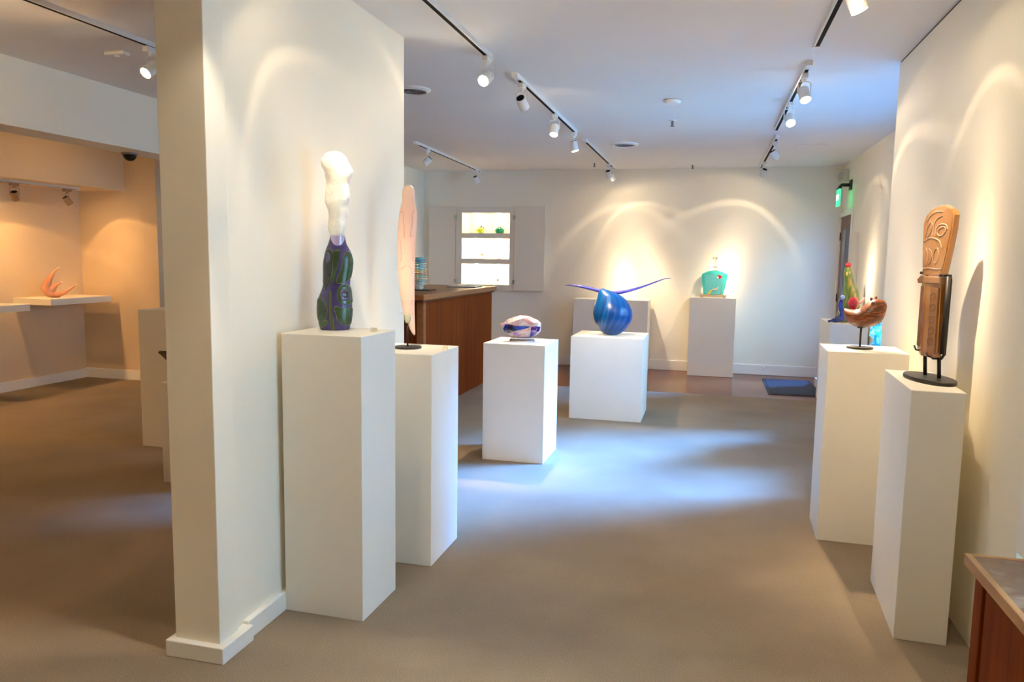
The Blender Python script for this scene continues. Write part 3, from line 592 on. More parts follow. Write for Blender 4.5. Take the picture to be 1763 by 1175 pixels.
MB().prism([pq(*p) for p in side], -0.0105, 0.0145, 0.003).build('bevel_edge', M_amberdark, hd)
def carve(pts, r=0.0028, par=None, m=None):
    MB().tube([(pq(x, y)[0], -0.0125, pq(x, y)[1]) for x, y in catmull(pts, 5)], r, 6).build('carved_line', m or M_amber, par or hd, True)
M_carve = mat('bright_amber_glass', (0.72, 0.48, 0.31), 0.12, trans=0.5, coat=0.6)
def ov(cx, cy2, rx, ry, n=9, tilt=0.0): return [(cx+rx*math.cos(2*PI*k/n)-tilt*ry*math.sin(2*PI*k/n), cy2+ry*math.sin(2*PI*k/n)) for k in range(n)]+[(cx+rx, cy2)]
for pl in (ov(248, 338, 13, 40, 9, 0.1), [(200, 296), (208, 330), (206, 366), (198, 392)], [(214, 300), (226, 318), (226, 352), (214, 384)], [(190, 262), (212, 244), (242, 244), (266, 262), (276, 300)], ov(276, 208, 19, 24, 9, 0.3), [(248, 232), (250, 196), (268, 172), (296, 174), (306, 200)], [(198, 232), (206, 190), (224, 158), (232, 176), (222, 214), (206, 236)], [(236, 232), (238, 180), (256, 138), (282, 126)], [(206, 150), (226, 118), (254, 102), (284, 104)], [(184, 410), (212, 405), (250, 411), (274, 409)]):
    carve(pl, 0.0036, hd, M_carve)
# grooved grip below the head: three prism faces and two engraved strips
MB().prism([pq(*p) for p in [(160, 470), (178, 446), (276, 452), (274, 490), (205, 486), (165, 490)]], -0.022, 0.018, 0.005).build('guard', M_amber, t)
rr = []
for y, l, m_, r in ((488, 172, 205, 268), (600, 164, 200, 262), (740, 154, 191, 254), (850, 146, 182, 247), (888, 160, 184, 238)):
    L, Mx, Rr = pq(l, y), pq(m_, y), pq(r, y); z = L[1]
    rr.append([(L[0], -0.008, z), (Mx[0]-0.006, -0.020, z), (Mx[0]+0.006, -0.020, z), (Rr[0], -0.008, z), (Rr[0], 0.014, z), (L[0], 0.014, z)])
gr = MB().rings(rr).build('grip', M_amberdark, t)
def strip(pts, off, m):
    MB().prism([pq(*p) for p in pts], -0.0165-off, -0.004).build('engraved_strip', m, gr)
strip([(216, 505), (262, 510), (240, 868), (198, 858)], 0.0, M_amber)
strip([(176, 505), (196, 502), (178, 846), (152, 835)], 0.0, M_amber)
for k in range(5):
    y = 545+62*k
    MB().tube([(pq(x, yy)[0], -0.0168, pq(x, yy)[1]) for x, yy in catmull([(226-k*4, y), (248-k*4, y-6), (246-k*4, y+24), (224-k*4, y+28), (226-k*4, y)], 4)], 0.0014, 5).build('engraved_motif', M_amber, gr, True)
def bar(pts, r, n=8): MB().tube([(pq(x, y)[0], d, pq(x, y)[1]) for x, y, d in pts], r, n).build('cradle_bar', M_black, t, True, 50)
bar([(176, 432, -0.016), (170, 440, 0.018), (164, 520, 0.019), (146, 845, 0.019), (156, 872, 0.019), (198, 900, 0.019), (238, 893, 0.019), (252, 868, 0.019), (283, 470, 0.020), (284, 444, 0.020), (268, 442, -0.018)], 0.0062)
MB().tube([(pq(256, 866)[0], 0.006, pq(256, 866)[1]), (pq(288, 446)[0], 0.006, pq(288, 446)[1])], 0.009, 8).build('cradle_post', M_black, t, True)
for x, y in ((150, 838), (212, 862)): MB().tube([(pq(x, y)[0], -0.026, pq(x, y)[1]), (pq(x+6, y+22)[0], -0.024, pq(x+6, y+22)[1]), (pq(x+10, y+34)[0], 0.018, pq(x+10, y+34)[1])], 0.004, 6).build('hook', M_black, t, True)
for x in (158, 228): MB().tube([(pq(x, 995)[0], 0.018, 0.010), (pq(x, 880)[0], 0.018, pq(x, 880)[1])], 0.0075, 10).build('leg', M_black, t, True)
bp_ = MB().lathe([(0.98, 0.0), (1.0, 0.003), (1.0, 0.013), (0.98, 0.016)], 48, sx=0.078, sy_=0.165).build('base_plate', M_black, t, True, 40)
bp_.rotation_euler = (0, 0, 1.16+0.20)

# ---- brown frog bowl on a stand
Kr = 1/1960.0
t = thing('frog_bowl', 'carved brown glass frog bowl with bulging eyes on a black rod stand', 'sculpture', (0.808, 4.45, 1.033), FACE(-0.435))
def rq(x, y): return ((x-488)*Kr, 0, (1055-y)*Kr)
M_frog = ramp_mat('wood_brown_glass', [(0.25, (0.035, 0.007, 0.001)), (0.5, (0.14, 0.030, 0.003)), (0.60, (0.30, 0.075, 0.009)), (0.72, (0.09, 0.018, 0.002))], 9, 0.35, (1, 1, 2.2), 2.5, coat=0.15)
ftab = [(308, 640, 684), (314, 632, 712), (330, 631, 752), (360, 634, 784), (400, 638, 808), (432, 638, 820), (470, 620, 827), (505, 588, 830), (540, 551, 827), (575, 526, 820), (615, 516, 806), (650, 519, 786), (676, 525, 762), (696, 537, 728), (710, 555, 690), (718, 572, 640), (721, 590, 612)]
def fsec(x):
    tp, bt = lerp_table(ftab, x); hw = 0.072*math.sqrt(max(0.02, 1-((x-512)/214.0)**2)); return tp, bt, hw
b = MB(); rr = []
for k in range(57):
    x = 308+413*(0.5-0.5*math.cos(PI*k/56)); tp, bt, hw = fsec(x); X = rq(x, 0)[0]
    zt_, zb_ = rq(0, tp)[2], rq(0, bt)[2]; zm, hz = (zt_+zb_)/2, (zt_-zb_)/2
    rr.append([(X, hw*math.cos(a_)*(1-0.18*max(0, math.sin(a_))), zm+hz*math.sin(a_)) for a_ in [2*PI*i/32 for i in range(32)]])
fo = b.rings(rr).build('body', M_frog, t, True)
sm = fo.modifiers.new('soften', 'SMOOTH'); sm.factor = 0.5; sm.iterations = 4
def fsurf(x, y, off=0.0):
    tp, bt, hw = fsec(x); zt_, zb_ = rq(0, tp)[2], rq(0, bt)[2]; zm, hz = (zt_+zb_)/2, (zt_-zb_)/2; z = rq(0, y)[2]
    sn = max(-0.97, min(0.97, (z-zm)/hz)); return (rq(x, 0)[0], -hw*math.sqrt(1-sn*sn)*(1-0.18*max(0, sn))-off, z)
M_mouth = mat('dark_brown_groove', (0.03, 0.006, 0.001), 0.5)
for ln, m_, r_ in (([(712, 634), (690, 652), (655, 664), (610, 672)], M_mouth, 0.0022), ([(330, 690), (400, 694), (460, 684), (530, 652), (600, 640), (660, 640)], M_mouth, 0.0014), ([(520, 660), (580, 625), (640, 600), (690, 585)], M_mouth, 0.0012), ([(540, 690), (600, 700), (650, 720)], M_mouth, 0.0012)):
    MB().tube([fsurf(x, y) for x, y in catmull(ln, 6)], r_, 6).build('carved_line', m_, fo, True)
for x, y, dy in ((567, 520, -0.028), (612, 510, 0.025)):
    e = rq(x, y); MB().ball((e[0], dy, e[2]), 0.0075, 14, (1, 1, 1.3)).build('eye', M_frog, t, True)
M_froglight = mat('pale_brown_glass', (0.30, 0.10, 0.025), 0.25, coat=0.5)
for rad in (34, 20):
    MB().tube([fsurf(392+rad*1.2*math.cos(2*PI*k/24), 742+rad*math.sin(2*PI*k/24)) for k in range(25)], 0.0014, 5).build('carved_spiral', M_froglight, t, True)
MB().tube([rq(488, 1045), rq(488, 828)], 0.0055, 10).build('rod', M_black, t, True)
MB().tube([(rq(455, 822)[0], -0.02, rq(455, 822)[2]), (rq(488, 834)[0], 0, rq(488, 834)[2]), (rq(560, 800)[0], -0.035, rq(560, 796)[2])], 0.005, 8).build('support_arm', M_black, t, True)
MB().lathe([(0.066, 0), (0.068, 0.002), (0.068, 0.008), (0.066, 0.010)], 40).build('base_plate', M_black, t, True, 40)

# ---- green robed glass figure, red bud, blue figure (pedestal near the door)
t = thing('green_glass_figure', 'slender yellow and green robed glass figure topped by a red ball', 'glass figurine', (1.40, 8.52, 0.88), 0.1)
M_fig = ramp_mat('green_yellow_glass', [(0.3, (0.015, 0.07, 0.02)), (0.5, (0.08, 0.13, 0.02)), (0.7, (0.32, 0.18, 0.03))], 3.2, 0.15, (5, 5, 1.0), 1.5, coat=0.7)
rr = []
prof = [(0.098, 0), (0.100, 0.02), (0.095, 0.10), (0.085, 0.18), (0.080, 0.26), (0.066, 0.34), (0.046, 0.40), (0.042, 0.46), (0.040, 0.50), (0.030, 0.545), (0.022, 0.57)]
for r, z in catmull(prof, 3):
    rr.append([(r*(1+0.12*math.sin(5*a+z*9))*math.cos(a)+0.025*math.sin(z*7)-0.0, r*(1+0.12*math.sin(5*a+z*9))*math.sin(a), z) for a in [2*PI*k/40 for k in range(40)]])
MB().rings(rr).build('robe', M_fig, t, True)
MB().ball((-0.018, -0.028, 0.50), 0.026, 14, (0.8, 0.5, 1.2)).build('face', mat('amber_face', (0.65, 0.34, 0.08), 0.2, coat=0.6), t, True)
MB().ball((-0.015, 0, 0.59), 0.027, 16).build('ball', M_red, t, True)
t = thing('red_glass_bud', 'small red glass bud with clear tip on the pedestal near the door', 'glass ornament', (1.415, 8.28, 0.88))
MB().lathe([(0.03, 0), (0.012, 0.012), (0.010, 0.11), (0.028, 0.14), (0.046, 0.18), (0.050, 0.215), (0.040, 0.25), (0.018, 0.27), (0.004, 0.275)], 20).build('bud', M_red, t, True)
MB().tube([(0.01, 0, 0.20), (0.07, 0, 0.22), (0.10, 0.0, 0.27)], [0.012, 0.016, 0.006], 8).build('tip', mat('pink_tip_glass', (0.85, 0.45, 0.45), 0.15, coat=0.6), t, True)
t = thing('blue_glass_figure', 'small dark blue crouching glass figure on the pedestal near the door', 'glass figurine', (1.275, 8.36, 0.88))
M_cob = ramp_mat('dark_blue_glass', [(0.3, (0.004, 0.006, 0.04)), (0.6, (0.02, 0.04, 0.30)), (0.8, (0.3, 0.45, 0.8))], 12, 0.12, coat=0.8)
b = MB()
b.tube(catmull([(-0.075, -0.02, 0.012), (-0.03, 0, 0.022), (0.03, 0, 0.03), (0.06, 0, 0.10), (0.035, 0, 0.17), (0.045, 0, 0.24)], 4), [0.012]*4+[0.02]*6+[0.03]*5+[0.024]*6, 12)
b.ball((0.03, 0, 0.04), 0.045, 14, (1.1, 0.9, 0.8))
b.build('body', M_cob, t, True)
MB().ball((0.05, 0, 0.265), 0.024, 12).build('head', mat('pale_blue_glass', (0.45, 0.62, 0.9), 0.1, trans=0.4), t, True)

# ---- turquoise glass in the recess
M_sea = ramp_mat('sea_glass', [(0.33, (0.0, 0.34, 0.34)), (0.45, (0.05, 0.80, 0.74)), (0.54, (0.50, 0.95, 0.95)), (0.60, (0.98, 1.0, 1.0))], 16, 0.08, (1, 1, 0.6), 2.0, trans=0.55, coat=0.8)
t = thing('sea_glass_wave', 'jagged upright turquoise and white glass wave in the wall recess', 'glass sculpture', (1.30, 6.16, 0.83), 0.0)
b = MB()
rnd = random.Random(3)
rr = []
for k in range(15):
    z = k/14*0.46
    w = 0.135*(1-0.42*(z/0.43)**2); c = 0.05*(z/0.4)+0.02*math.sin(z*18)
    rr.append([(c+w*(1+0.22*rnd.uniform(-1, 1))*math.cos(a), 0.075*(1-0.45*z/0.4)*(1+0.2*rnd.uniform(-1, 1))*math.sin(a), z+rnd.uniform(-.008, .008)*(0 < k < 14)) for a in [2*PI*i/14 for i in range(14)]])
b.rings(rr); b.build('wave', M_sea, t)
MB().tube(catmull([(0.06, 0, 0.41), (0.075, 0, 0.46), (0.07, 0, 0.50)], 4), [0.022]*4+[0.016]*4+[0.004], 8).build('crest', M_sea, t, True)
t = thing('teal_glass_stone', 'smooth teal glass stone with a glossy highlight beside the turquoise wave', 'glass ornament', (1.20, 5.955, 0.83))
MB().ball((0, 0, 0.045), 0.058, 20, (1.15, 0.9, 0.78)).build('stone', mat('teal_glass', (0.0, 0.20, 0.24), 0.06, coat=1.0, var=0.4, vscale=10), t, True)
t = thing('blue_shell', 'small ribbed blue and white glass shell at the pedestal edge in the recess', 'glass ornament', (1.09, 6.04, 0.83))
b = MB(); rr = []
for k in range(9):
    u = k/8; r = 0.055*math.sin(PI*(0.08+0.9*u))
    rr.append([(-0.06+0.12*u, r*(1+0.1*math.cos(10*a))*math.cos(a), 0.028+0.5*r*(1+0.1*math.cos(10*a))*math.sin(a)) for a in [2*PI*i/40 for i in range(40)]])
b.rings(rr); b.build('shell', ramp_mat('shell_glass', [(0.4, (0.02, 0.10, 0.35)), (0.6, (0.6, 0.75, 0.85))], 40, 0.15, coat=0.6), t, True)

# ---- wall display cabinet
t = thing('wall_display_cabinet', 'wall-mounted display cabinet with three brightly lit niches and open doors', 'cabinet', (-3.107, YB, 0))
M_cab = mat('cabinet_paint', (0.76, 0.69, 0.58), 0.5)
FX0, FX1, FZ0, FZ1 = -0.43, 0.43, 1.02, 2.20
sh = [(1.105, 1.396), (1.467, 1.757), (1.830, 2.115)]
f = MB(); D0, D1 = -0.055, -0.003
f.box(FX0, -0.342, D0, D1, FZ0, FZ1, 0.002).box(0.362, FX1, D0, D1, FZ0, FZ1, 0.002)
zs = [FZ0]+[v for a in sh for v in a]+[FZ1]
for k in range(0, len(zs), 2): f.box(-0.342, 0.362, D0, D1, zs[k], zs[k+1])
f.build('face_frame', M_cab, t)
M_niche = mat('niche_paint', (0.86, 0.80, 0.66), 0.6)
M_puck = mat('puck_light', (1, 0.95, 0.85), 0.3, emis=(1.0, 0.88, 0.66), estr=30)
for n, (a, z1) in enumerate(sh):
    nb = MB().box(-0.352, -0.342, D1, 0.30, a, z1).box(0.362, 0.372, D1, 0.30, a, z1).box(-0.352, 0.372, D1, 0.30, a-0.01, a).box(-0.352, 0.372, D1, 0.30, z1, z1+0.01).box(-0.352, 0.372, 0.29, 0.30, a, z1).build('niche', M_niche, t)
    for x in (-0.16, 0.17):
        MB().lathe([(0.022, z1-0.010), (0.026, z1-0.006), (0.026, z1+0.001)], 16, cx=x, cy_=0.08).build('puck_light', M_puck, nb, True, 40)
        ld = bpy.data.lights.new('niche_glow', 'POINT'); ld.energy = (2.2, 1.7, 0.6)[n]; ld.color = (1.0, 0.82, 0.55); ld.shadow_soft_size = 0.03
        lo = bpy.data.objects.new('niche_glow', ld); COL.objects.link(lo); lo.parent = nb; lo.location = (x, 0.10, z1-0.035)
for s in (-1, 1):
    if s < 0: dx0, dx1 = -0.845, FX0-0.006
    else: dx0, dx1 = FX1+0.006, 0.872
    d = MB().box(dx0, dx1, -0.078 if s > 0 else -0.06, -0.055 if s > 0 else -0.037, 1.03, 2.20, 0.003).box(dx0+0.01, dx1-0.01, -0.056 if s > 0 else -0.038, -0.002, 1.04, 2.19).build('door', M_cab, t)
    for z in (1.15, 2.05):
        hx = FX0-0.003 if s < 0 else FX1+0.003
        MB().box(hx-0.018, hx+0.018, -0.086, -0.054, z-0.03, z+0.03, 0.004).build('hinge', M_chrome, d)
def pot(x, z, prof, m, name, label, extra=None):
    t_ = thing(name, label, 'vase', (x, YB+0.10, z), 0, None)
    MB().lathe(prof, 28).build('body', m, t_, True, 60)
    if extra: extra(t_)
    return t_
M_lime = mat('lime_glass', (0.62, 0.72, 0.03), 0.25, coat=0.5)
M_emer = mat('emerald_glass', (0.0, 0.30, 0.16), 0.2, coat=0.5)
M_bead = mat('black_bead', (0.012, 0.02, 0.012), 0.3)
def beads(t_):
    for x, z, r in ((0.025, 0.098, 0.013), (0.052, 0.080, 0.011), (0.005, 0.085, 0.009)): MB().ball((x, -0.02, z), r, 10).build('bead', M_bead, t_, True)
zf = sh[2][0]
pot(-3.107-0.118, zf, [(0.035, 0), (0.055, 0.012), (0.062, 0.035), (0.056, 0.060), (0.035, 0.076), (0.018, 0.080)], M_lime, 'lime_vase', 'squat lime green glass vase with black beads in the top niche', beads)
def lid(t_): MB().lathe([(0.030, 0.078), (0.026, 0.090), (0.022, 0.100)], 20).build('lip', mat('smoke_lip', (0.25, 0.35, 0.32), 0.2), t_, True)
pot(-3.107+0.172, zf, [(0.035, 0), (0.062, 0.012), (0.073, 0.040), (0.064, 0.066), (0.036, 0.082), (0.024, 0.084)], M_emer, 'emerald_vase', 'squat emerald green glass vase in the top niche', lid)
M_gold = mat('amber_trinket', (0.55, 0.30, 0.04), 0.3, metal=0.4)
def trinket(x, z, label, m):
    t_ = thing('jewel', label, 'ornament', (x, YB+0.10, z))
    MB().lathe([(0.016, 0.0), (0.018, 0.012), (0.006, 0.03), (0.003, 0.05)], 12).build('stand', mat('white_glass', (0.9, 0.9, 0.9), 0.1), t_, True)
    MB().ball((0, 0, 0.062), 0.016, 12, (1, 0.6, 1.15)).build('stone', m, t_, True)
trinket(-3.107-0.085, sh[1][0], 'tiny amber jewel on a stand in the middle niche', M_gold)
trinket(-3.107+0.155, sh[0][0]+0.0, 'tiny dark brown jewel on a stand in the bottom niche', mat('brown_jewel', (0.16, 0.07, 0.02), 0.3))
def card(x, y, z, label, w=0.035):
    o = MB().box(-w, w, -0.012, 0.012, 0, 0.006, 0.001).box(-w, w, -0.002, 0.002, 0.005, 0.016).build('label_card', mat('cream_card', (0.80, 0.74, 0.60), 0.4))
    o.location = (x, y, z); tag(o, label, 'label card')
card(-3.107+0.185, YB+0.06, sh[1][0], 'tiny cream label card lying in the middle niche')
card(-3.107+0.152, YB+0.04, sh[0][0], 'tiny cream label card in front of the brown jewel')
card(-1.361, 2.935, 1.178, 'small clear label holder on the torso vase pedestal', 0.014)
card(-1.262, 3.55, 1.036, 'small clear label holder on the pink blade pedestal', 0.012)

# ---- wooden reception counter
t = thing('reception_counter', 'reddish brown wooden reception counter with overhanging top', 'counter', (0, 0, 0))
M_cherry = ramp_mat('cherry_veneer', [(0.3, (0.16, 0.028, 0.0015)), (0.5, (0.20, 0.038, 0.002)), (0.72, (0.26, 0.055, 0.004))], 2.4, 0.75, (9, 9, 0.35), 0.6)
M_cherryd = ramp_mat('dark_cherry', [(0.3, (0.10, 0.022, 0.006)), (0.7, (0.16, 0.04, 0.012))], 2.4, 0.4, (9, 9, 0.35), 0.6)
M_ctop = ramp_mat('counter_top_wood', [(0.3, (0.22, 0.075, 0.02)), (0.7, (0.31, 0.12, 0.04))], 2.0, 0.4, (9, 0.6, 9), 0.6)
MB().box(-3.35, -2.575, 6.66, 8.90, 0, 1.09, 0.003).build('body', M_cherryd, t)
for k in range(3):
    y0 = 6.665+0.745*k
    MB().box(-2.577, -2.565, y0+0.002, y0+0.743, 0.0, 1.088, 0.002).build('side_panel', M_cherry, t)
MB().box(-2.63, -2.562, 6.60, 6.665, 0, 1.09, 0.003).build('corner_post', M_ctop, t)
MB().box(-3.30, -2.63, 6.645, 6.662, 0.0, 1.09, 0.003).build('end_panel', M_cherryd, t)
MB().box(-3.42, -2.52, 6.50, 8.96, 1.09, 1.142, 0.006).build('top', M_ctop, t)
MB().box(-3.40, -2.545, 6.54, 8.93, 1.072, 1.09, 0.002).build('apron', M_cherryd, t)
# rainbow glass vase, tray, folder
o = MB().box(-0.20, 0.15, -0.11, 0.11, 0, 0.012, 0.004).build('serving_tray', M_black); o.location = (-2.90, 7.34, 1.142); tag(o, 'thin black tray on the counter under the rainbow glass vase', 'tray')
t = thing('rainbow_vase', 'stacked ring vase of iridescent rainbow glass on the counter', 'vase', (-2.90, 7.34, 1.154))
cols = [(0.75, 0.85, 0.70), (0.55, 0.62, 0.5), (0.75, 0.9, 0.85), (0.45, 0.6, 0.55), (0.85, 0.72, 0.45), (0.30, 0.65, 0.45), (0.85, 0.35, 0.12), (0.85, 0.65, 0.15), (0.35, 0.75, 0.62), (0.2, 0.55, 0.75), (0.3, 0.75, 0.5), (0.1, 0.4, 0.75), (0.05, 0.5, 0.6)]
rads = [0.045, 0.050, 0.072, 0.092, 0.086, 0.078, 0.082, 0.070, 0.074, 0.066, 0.070, 0.076, 0.082]
z = 0.0
MB().lathe([(0.036, 0.0), (0.036, 0.33)], 20).build('core', mat('vase_core_glass', (0.7, 0.8, 0.75), 0.08, trans=0.6, coat=0.8), t, True, 40)
for k, (c, r) in enumerate(zip(cols, rads)):
    MB().lathe([(r*0.92, z), (r, z+0.004), (r, z+0.013), (r*0.92, z+0.017)], 28).build('glass_ring', mat('ring_glass_%d' % k, c, 0.06, trans=0.45, coat=1.0), t, True, 40)
    z += 0.0255
t = thing('guest_book', 'open guest book with dark cover lying on the counter', 'book', (-2.78, 8.50, 1.142), 0.1)
MB().box(-0.17, 0.17, -0.21, 0.21, 0, 0.008, 0.002).build('cover', M_bead, t)
b = MB(); rr = []
for k in range(13):
    x = -0.16+0.32*k/12; h = 0.012+0.012*abs(math.sin(PI*(x/0.16)))
    rr.append([(x, -0.2, 0.008), (x, 0.2, 0.008), (x, 0.2, h+0.004), (x, -0.2, h+0.004)])
b.rings(rr); b.build('pages', mat('paper', (0.82, 0.76, 0.66), 0.7), t, True, 30)

# ---- wall shelves and horned sculpture in the side room
def shelf(y0, y1, x1, z, label):
    o = MB().box(-7.14, x1, y0, y1, z-0.068, z, 0.003).build('wall_shelf', M_ped); tag(o, label, 'shelf', 'floating wall shelves')
shelf(6.44, 7.28, -6.645, 0.987, 'thick white floating shelf under the horned terracotta sculpture')
shelf(5.15, 6.145, -6.60, 0.955, 'thick white floating shelf next to the horned sculpture shelf')
Kh = 1/710.0
t = thing('horned_sculpture', 'terracotta glass sculpture with three curved horns on a floating shelf', 'sculpture', (-6.87, 6.72, 0.987), FACE(0.53))
def hq(x, y): return ((x-430)*Kh, 0, (316-y)*Kh)
b = MB()
P1_ = [(460, 88, 5), (430, 118, 11), (402, 165, 20), (378, 215, 30), (372, 255, 36), (395, 285, 30), (440, 292, 23), (490, 280, 17), (530, 252, 11), (572, 220, 4)]
pp = catmull(P1_, 4); b.tube([hq(x, y) for x, y, r in pp], [r*Kh for x, y, r in pp], 16)
pp = catmull([(400, 262, 34), (420, 240, 24), (445, 218, 12), (478, 198, 5)], 4); b.tube([hq(x, y) for x, y, r in pp], [r*Kh for x, y, r in pp], 14)
ho = b.build('body', ramp_mat('terracotta_glass', [(0.3, (0.50, 0.19, 0.08)), (0.7, (0.72, 0.36, 0.20))], 3, 0.3, coat=0.4), t, True)
rm = ho.modifiers.new('fuse', 'REMESH'); rm.mode = 'VOXEL'; rm.voxel_size = 0.005; rm.use_smooth_shade = True
sm = ho.modifiers.new('soften', 'SMOOTH'); sm.factor = 0.5; sm.iterations = 5
for x, y, r in ((459, 89, 5.5), (477, 199, 5.5), (571, 221, 4.5)): MB().ball(hq(x, y), r*Kh*1.1, 10).build('horn_tip', mat('cream_tip', (0.85, 0.62, 0.45), 0.3), t, True)
MB().lathe([(0.045, 0), (0.047, 0.002), (0.045, 0.006)], 20).build('foot', mat('dark_foot', (0.12, 0.06, 0.03), 0.5), t, True)
# glass vase on the side-room pedestal, dark leaf dish behind the column
t = thing('spotted_glass_vase', 'clear and teal spotted glass vase peeking past the column', 'vase', (-3.965, 5.03, 1.06))
MB().lathe([(0.05, 0), (0.052, 0.03), (0.03, 0.045), (0.06, 0.07), (0.088, 0.12), (0.092, 0.17), (0.075, 0.23), (0.045, 0.27), (0.05, 0.29)], 28).build('body', ramp_mat('spotted_glass', [(0.4, (0.05, 0.30, 0.28)), (0.5, (0.75, 0.85, 0.78)), (0.65, (0.45, 0.42, 0.15))], 28, 0.08, trans=0.4, coat=0.8), t, True)
MB().lathe([(0.075, 0), (0.078, 0.004), (0.07, 0.03), (0.05, 0.045)], 24).build('foot', mat('orange_foot_glass', (0.55, 0.18, 0.05), 0.2), t, True, 50)
b = MB(); rr = []
for k in range(17):
    u = k/16; x = -0.46+0.92*u; w = 0.14*math.sin(PI*(0.04+0.92*u)); lift = 0.13*(2*u-1)**2
    rr.append([(x, w*math.cos(a), 0.012+lift+0.55*w*(1-math.sin(a))*0.0+(0.06*abs(math.cos(a)) if w > 0.03 else 0.02)+0.010*math.sin(a)) for a in [2*PI*i/16 for i in range(16)]])
b.rings(rr)
o = b.build('leaf_dish', mat('bronze_dish', (0.05, 0.045, 0.035), 0.35, metal=0.6), None, True, 50)
o.location = (-3.115, 4.32, 0.662); tag(o, 'dark pointed leaf-shaped dish whose tip shows past the column', 'dish')
# dome camera
t = thing('dome_camera', 'small black security dome under the header beam', 'camera', (-4.49, 5.165, 2.273))
MB().lathe([(0.062, 0.0), (0.062, -0.012), (0.055, -0.016)], 24).build('mount', mat('grey_plastic', (0.35, 0.32, 0.28), 0.5), t, True, 40)
MB().lathe([(0.052, -0.014), (0.048, -0.035), (0.034, -0.055), (0.012, -0.064)], 24).build('dome', mat('black_dome', (0.01, 0.01, 0.012), 0.08), t, True)

# ---- ceiling fittings
def vent(x, y, r, label):
    t_ = thing('ceiling_vent', label, 'ceiling vent', (x, y, H), 0, 'round ceiling vents')
    MB().rings([[(q*r*math.cos(2*PI*i/36), q*r*math.sin(2*PI*i/36), zz_) for i in range(36)] for q, zz_ in ((1.0, 0.0), (0.99, -0.010), (0.80, -0.022), (0.76, -0.020), (0.76, 0.0))], False, False).build('rim', M_whitemetal, t_, True, 40)
    MB().lathe([(0.77*r, -0.006), (0.77*r, -0.002)], 30).build('throat', M_dark, t_)
    for q in (0.62, 0.45, 0.28):
        MB().rings([[(s_*r*math.cos(2*PI*i/30), s_*r*math.sin(2*PI*i/30), zz_) for i in range(30)] for s_, zz_ in ((q-0.05, -0.006), (q+0.03, -0.017), (q+0.04, -0.014), (q-0.04, -0.004))], False, False).build('louvre', mat('dim_grey_metal', (0.22, 0.21, 0.20), 0.5), t_, True, 40)
vent(-2.15, 5.30, 0.135, 'round white ceiling vent beside the partition edge')
vent(-0.93, 8.17, 0.15, 'round ceiling vent with dark louvres above the gourd')
t = thing('smoke_detector', 'flat white smoke detector on the ceiling', 'smoke detector', (-0.33, 6.0, H))
MB().lathe([(0.066, 0), (0.066, -0.012), (0.055, -0.03), (0.03, -0.034)], 28).build('body', M_whitemetal, t, True, 40)
MB().lathe([(0.068, -0.004), (0.068, -0.008)], 28).build('vent_ring', mat('dim_grey_metal', (0.22, 0.21, 0.20), 0.5), t, True, 40)
def sprinkler(x, y, label):
    t_ = thing('sprinkler', label, 'sprinkler', (x, y, H), 0, 'ceiling sprinklers')
    MB().lathe([(0.030, 0), (0.028, -0.006)], 20).build('escutcheon', M_whitemetal, t_, True, 40)
    MB().lathe([(0.010, -0.004), (0.010, -0.045), (0.006, -0.05)], 10).build('pipe', mat('dark_brass', (0.18, 0.17, 0.16), 0.4, metal=0.8), t_, True, 40)
    MB().lathe([(0.018, -0.050), (0.018, -0.054)], 12).build('deflector', mat('dark_brass', (0.18, 0.17, 0.16), 0.4, metal=0.8), t_)
sprinkler(-0.37, 6.86, 'dark sprinkler head on the ceiling beyond the smoke detector')
sprinkler(-0.27, 10.05, 'sprinkler head close to the back wall ceiling line')
sprinkler(-1.47, 9.70, 'sprinkler head beside the short track by the back wall')
o = MB().box(0.81, 1.10, 8.47, 8.78, H-0.008, H, 0.002).build('access_panel', M_ceil); tag(o, 'flat square access panel on the ceiling near the door', 'panel')
t = thing('ceiling_sensor', 'low white sensor on the side room ceiling', 'sensor', (-3.54, 4.0, H))
MB().box(-0.07, 0.07, -0.03, 0.03, -0.022, 0, 0.006).build('body', M_whitemetal, t); MB().ball((0, 0, -0.022), 0.018, 12, (1, 1, 0.5)).build('lens', M_trim, t, True)

# ---- door corner: exit sign, emergency light, panel, mat, door stop
t = thing('exit_sign', 'glowing green exit sign on a black bracket above the glazed door', 'sign', (1.44, 9.83, 2.16))
M_exit = mat('exit_green', (0.02, 0.5, 0.18), 0.4, emis=(0.03, 0.85, 0.28), estr=0.8)
pl = MB().box(-0.008, 0.008, -0.11, 0.11, 0, 0.20, 0.002).build('plate', M_exit, t)
cu = bpy.data.curves.new('exit_text', 'FONT'); cu.body = 'EXIT'; cu.size = 0.095; cu.align_x = 'CENTER'; cu.align_y = 'CENTER'; cu.extrude = 0.001
to = bpy.data.objects.new('exit_text', cu); COL.objects.link(to); bpy.context.view_layer.update()
me = bpy.data.meshes.new_from_object(to); bpy.data.objects.remove(to)
me.materials.append(mat('exit_white', (0.9, 1.0, 0.9), 0.4, emis=(0.7, 1.0, 0.75), estr=1.5))
to = bpy.data.objects.new('lettering', me); COL.objects.link(to); to.parent = pl
to.matrix_local = Matrix(((0, 0, -1, -0.0095), (-1, 0, 0, 0), (0, 1, 0, 0.10), (0, 0, 0, 1)))
MB().box(-0.012, 0.012, -0.115, 0.115, 0.20, 0.222, 0.003).build('top_bar', M_black, t)
MB().tube([(0, 0.0, 0.215), (0.03, 0.0, 0.25), (0.136, 0.0, 0.25)], 0.02, 10).build('bracket', M_black, t, True)
MB().box(0.118, 0.136, -0.07, 0.07, 0.19, 0.31, 0.006).build('wall_plate', M_black, t)
t = thing('emergency_light', 'beige emergency light box high on the wall above the exit sign', 'emergency light', (1.576, 10.16, 2.47))
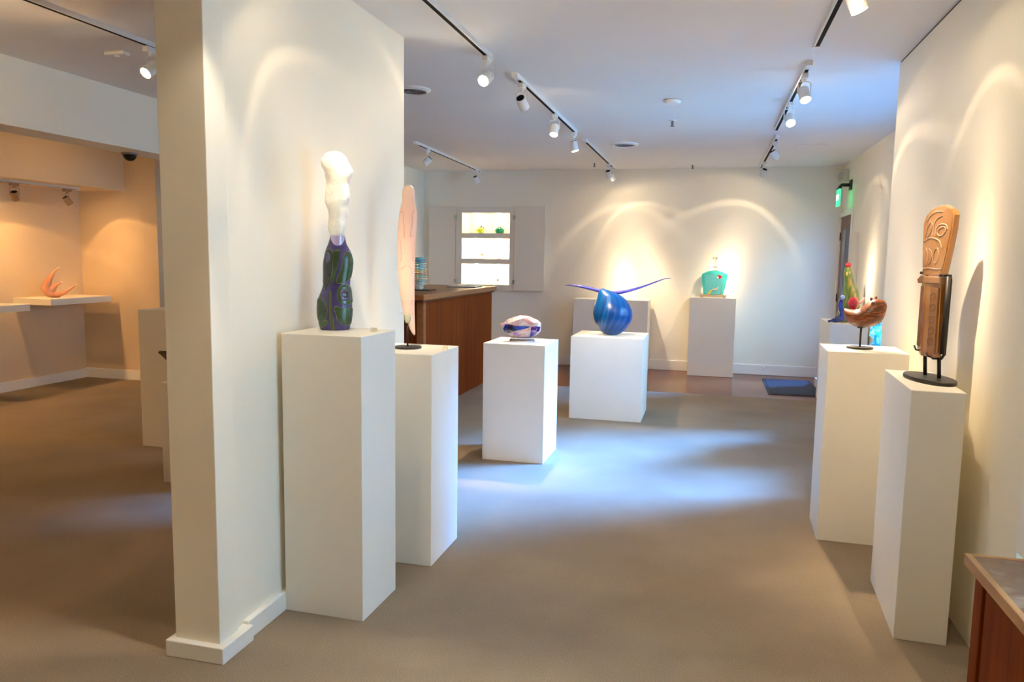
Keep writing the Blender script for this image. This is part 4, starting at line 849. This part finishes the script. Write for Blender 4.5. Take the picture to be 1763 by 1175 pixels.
MB().box(-0.07, 0, -0.15, 0.15, 0, 0.15, 0.01).build('box', mat('beige_plastic', (0.62, 0.55, 0.44), 0.5), t)
for y in (-0.07, 0.07): MB().ball((-0.075, y, 0.075), 0.042, 16, (0.5, 1, 1)).build('lamp_head', mat('lamp_glass', (0.55, 0.52, 0.48), 0.15), t, True)
o = MB().box(1.535, 1.576, 9.12, 9.49, 0.30, 1.83, 0.004).build('wall_panel', M_cab); tag(o, 'tall narrow cream panel on the wall beside the door frame', 'panel')
t = thing('door_mat', 'dark blue-grey ribbed door mat on the wooden floor', 'mat', (1.04, 9.50, 0))
MB().box(-0.34, 0.235, -0.57, 0.57, -0.002, 0.006, 0.003).build('border', mat('mat_rubber', (0.03, 0.032, 0.04), 0.6), t)
b = MB()
for k in range(44):
    y = -0.53+1.06*k/43; b.box(-0.31, 0.205, y-0.008, y+0.008, 0.006, 0.013)
b.build('ribs', mat('mat_ribs', (0.045, 0.05, 0.07), 0.55), t)['kind'] = 'stuff'
t = thing('door_stop', 'small white door stop on the back baseboard', 'door stop', (0.73, YB-0.018, 0.115))
MB().tube([(0, 0.0, 0), (0, -0.05, -0.004)], 0.007, 8).build('spring', M_whitemetal, t, True)
MB().ball((0, -0.058, -0.005), 0.014, 12).build('tip', M_whitemetal, t, True)

# ---- window-seat cabinet beside the near window
t = thing('window_cabinet', 'low reddish wood cabinet with worn stone-brown top below the near window', 'cabinet', (0, 0, 0))
M_ctopw = ramp_mat('worn_brown_top', [(0.25, (0.13, 0.075, 0.045)), (0.5, (0.22, 0.13, 0.08)), (0.68, (0.30, 0.22, 0.16)), (0.8, (0.42, 0.38, 0.34))], 9, 0.22, distort=1.5, coat=0.3)
M_edge = ramp_mat('oak_edge', [(0.3, (0.36, 0.17, 0.06)), (0.7, (0.50, 0.27, 0.11))], 3, 0.35, (9, 0.8, 9))
MB().box(0.888, 1.049, 0.9, 2.74, 0.502, 0.533).build('top', M_ctopw, t)
MB().box(0.868, 0.888, 0.9, 2.76, 0.496, 0.535, 0.003).box(0.888, 1.049, 2.74, 2.76, 0.496, 0.535, 0.003).build('edge_trim', M_edge, t)
MB().box(0.915, 1.049, 0.92, 2.70, 0.0, 0.50).build('carcass', M_cherryd, t)
MB().box(0.895, 0.935, 2.655, 2.725, 0.0, 0.497, 0.003).build('corner_stile', M_cherry, t)
for k in range(3):
    y1 = 2.645-0.58*k
    MB().box(0.902, 0.918, y1-0.57, y1, 0.03, 0.485, 0.004).build('door', M_cherry, t)
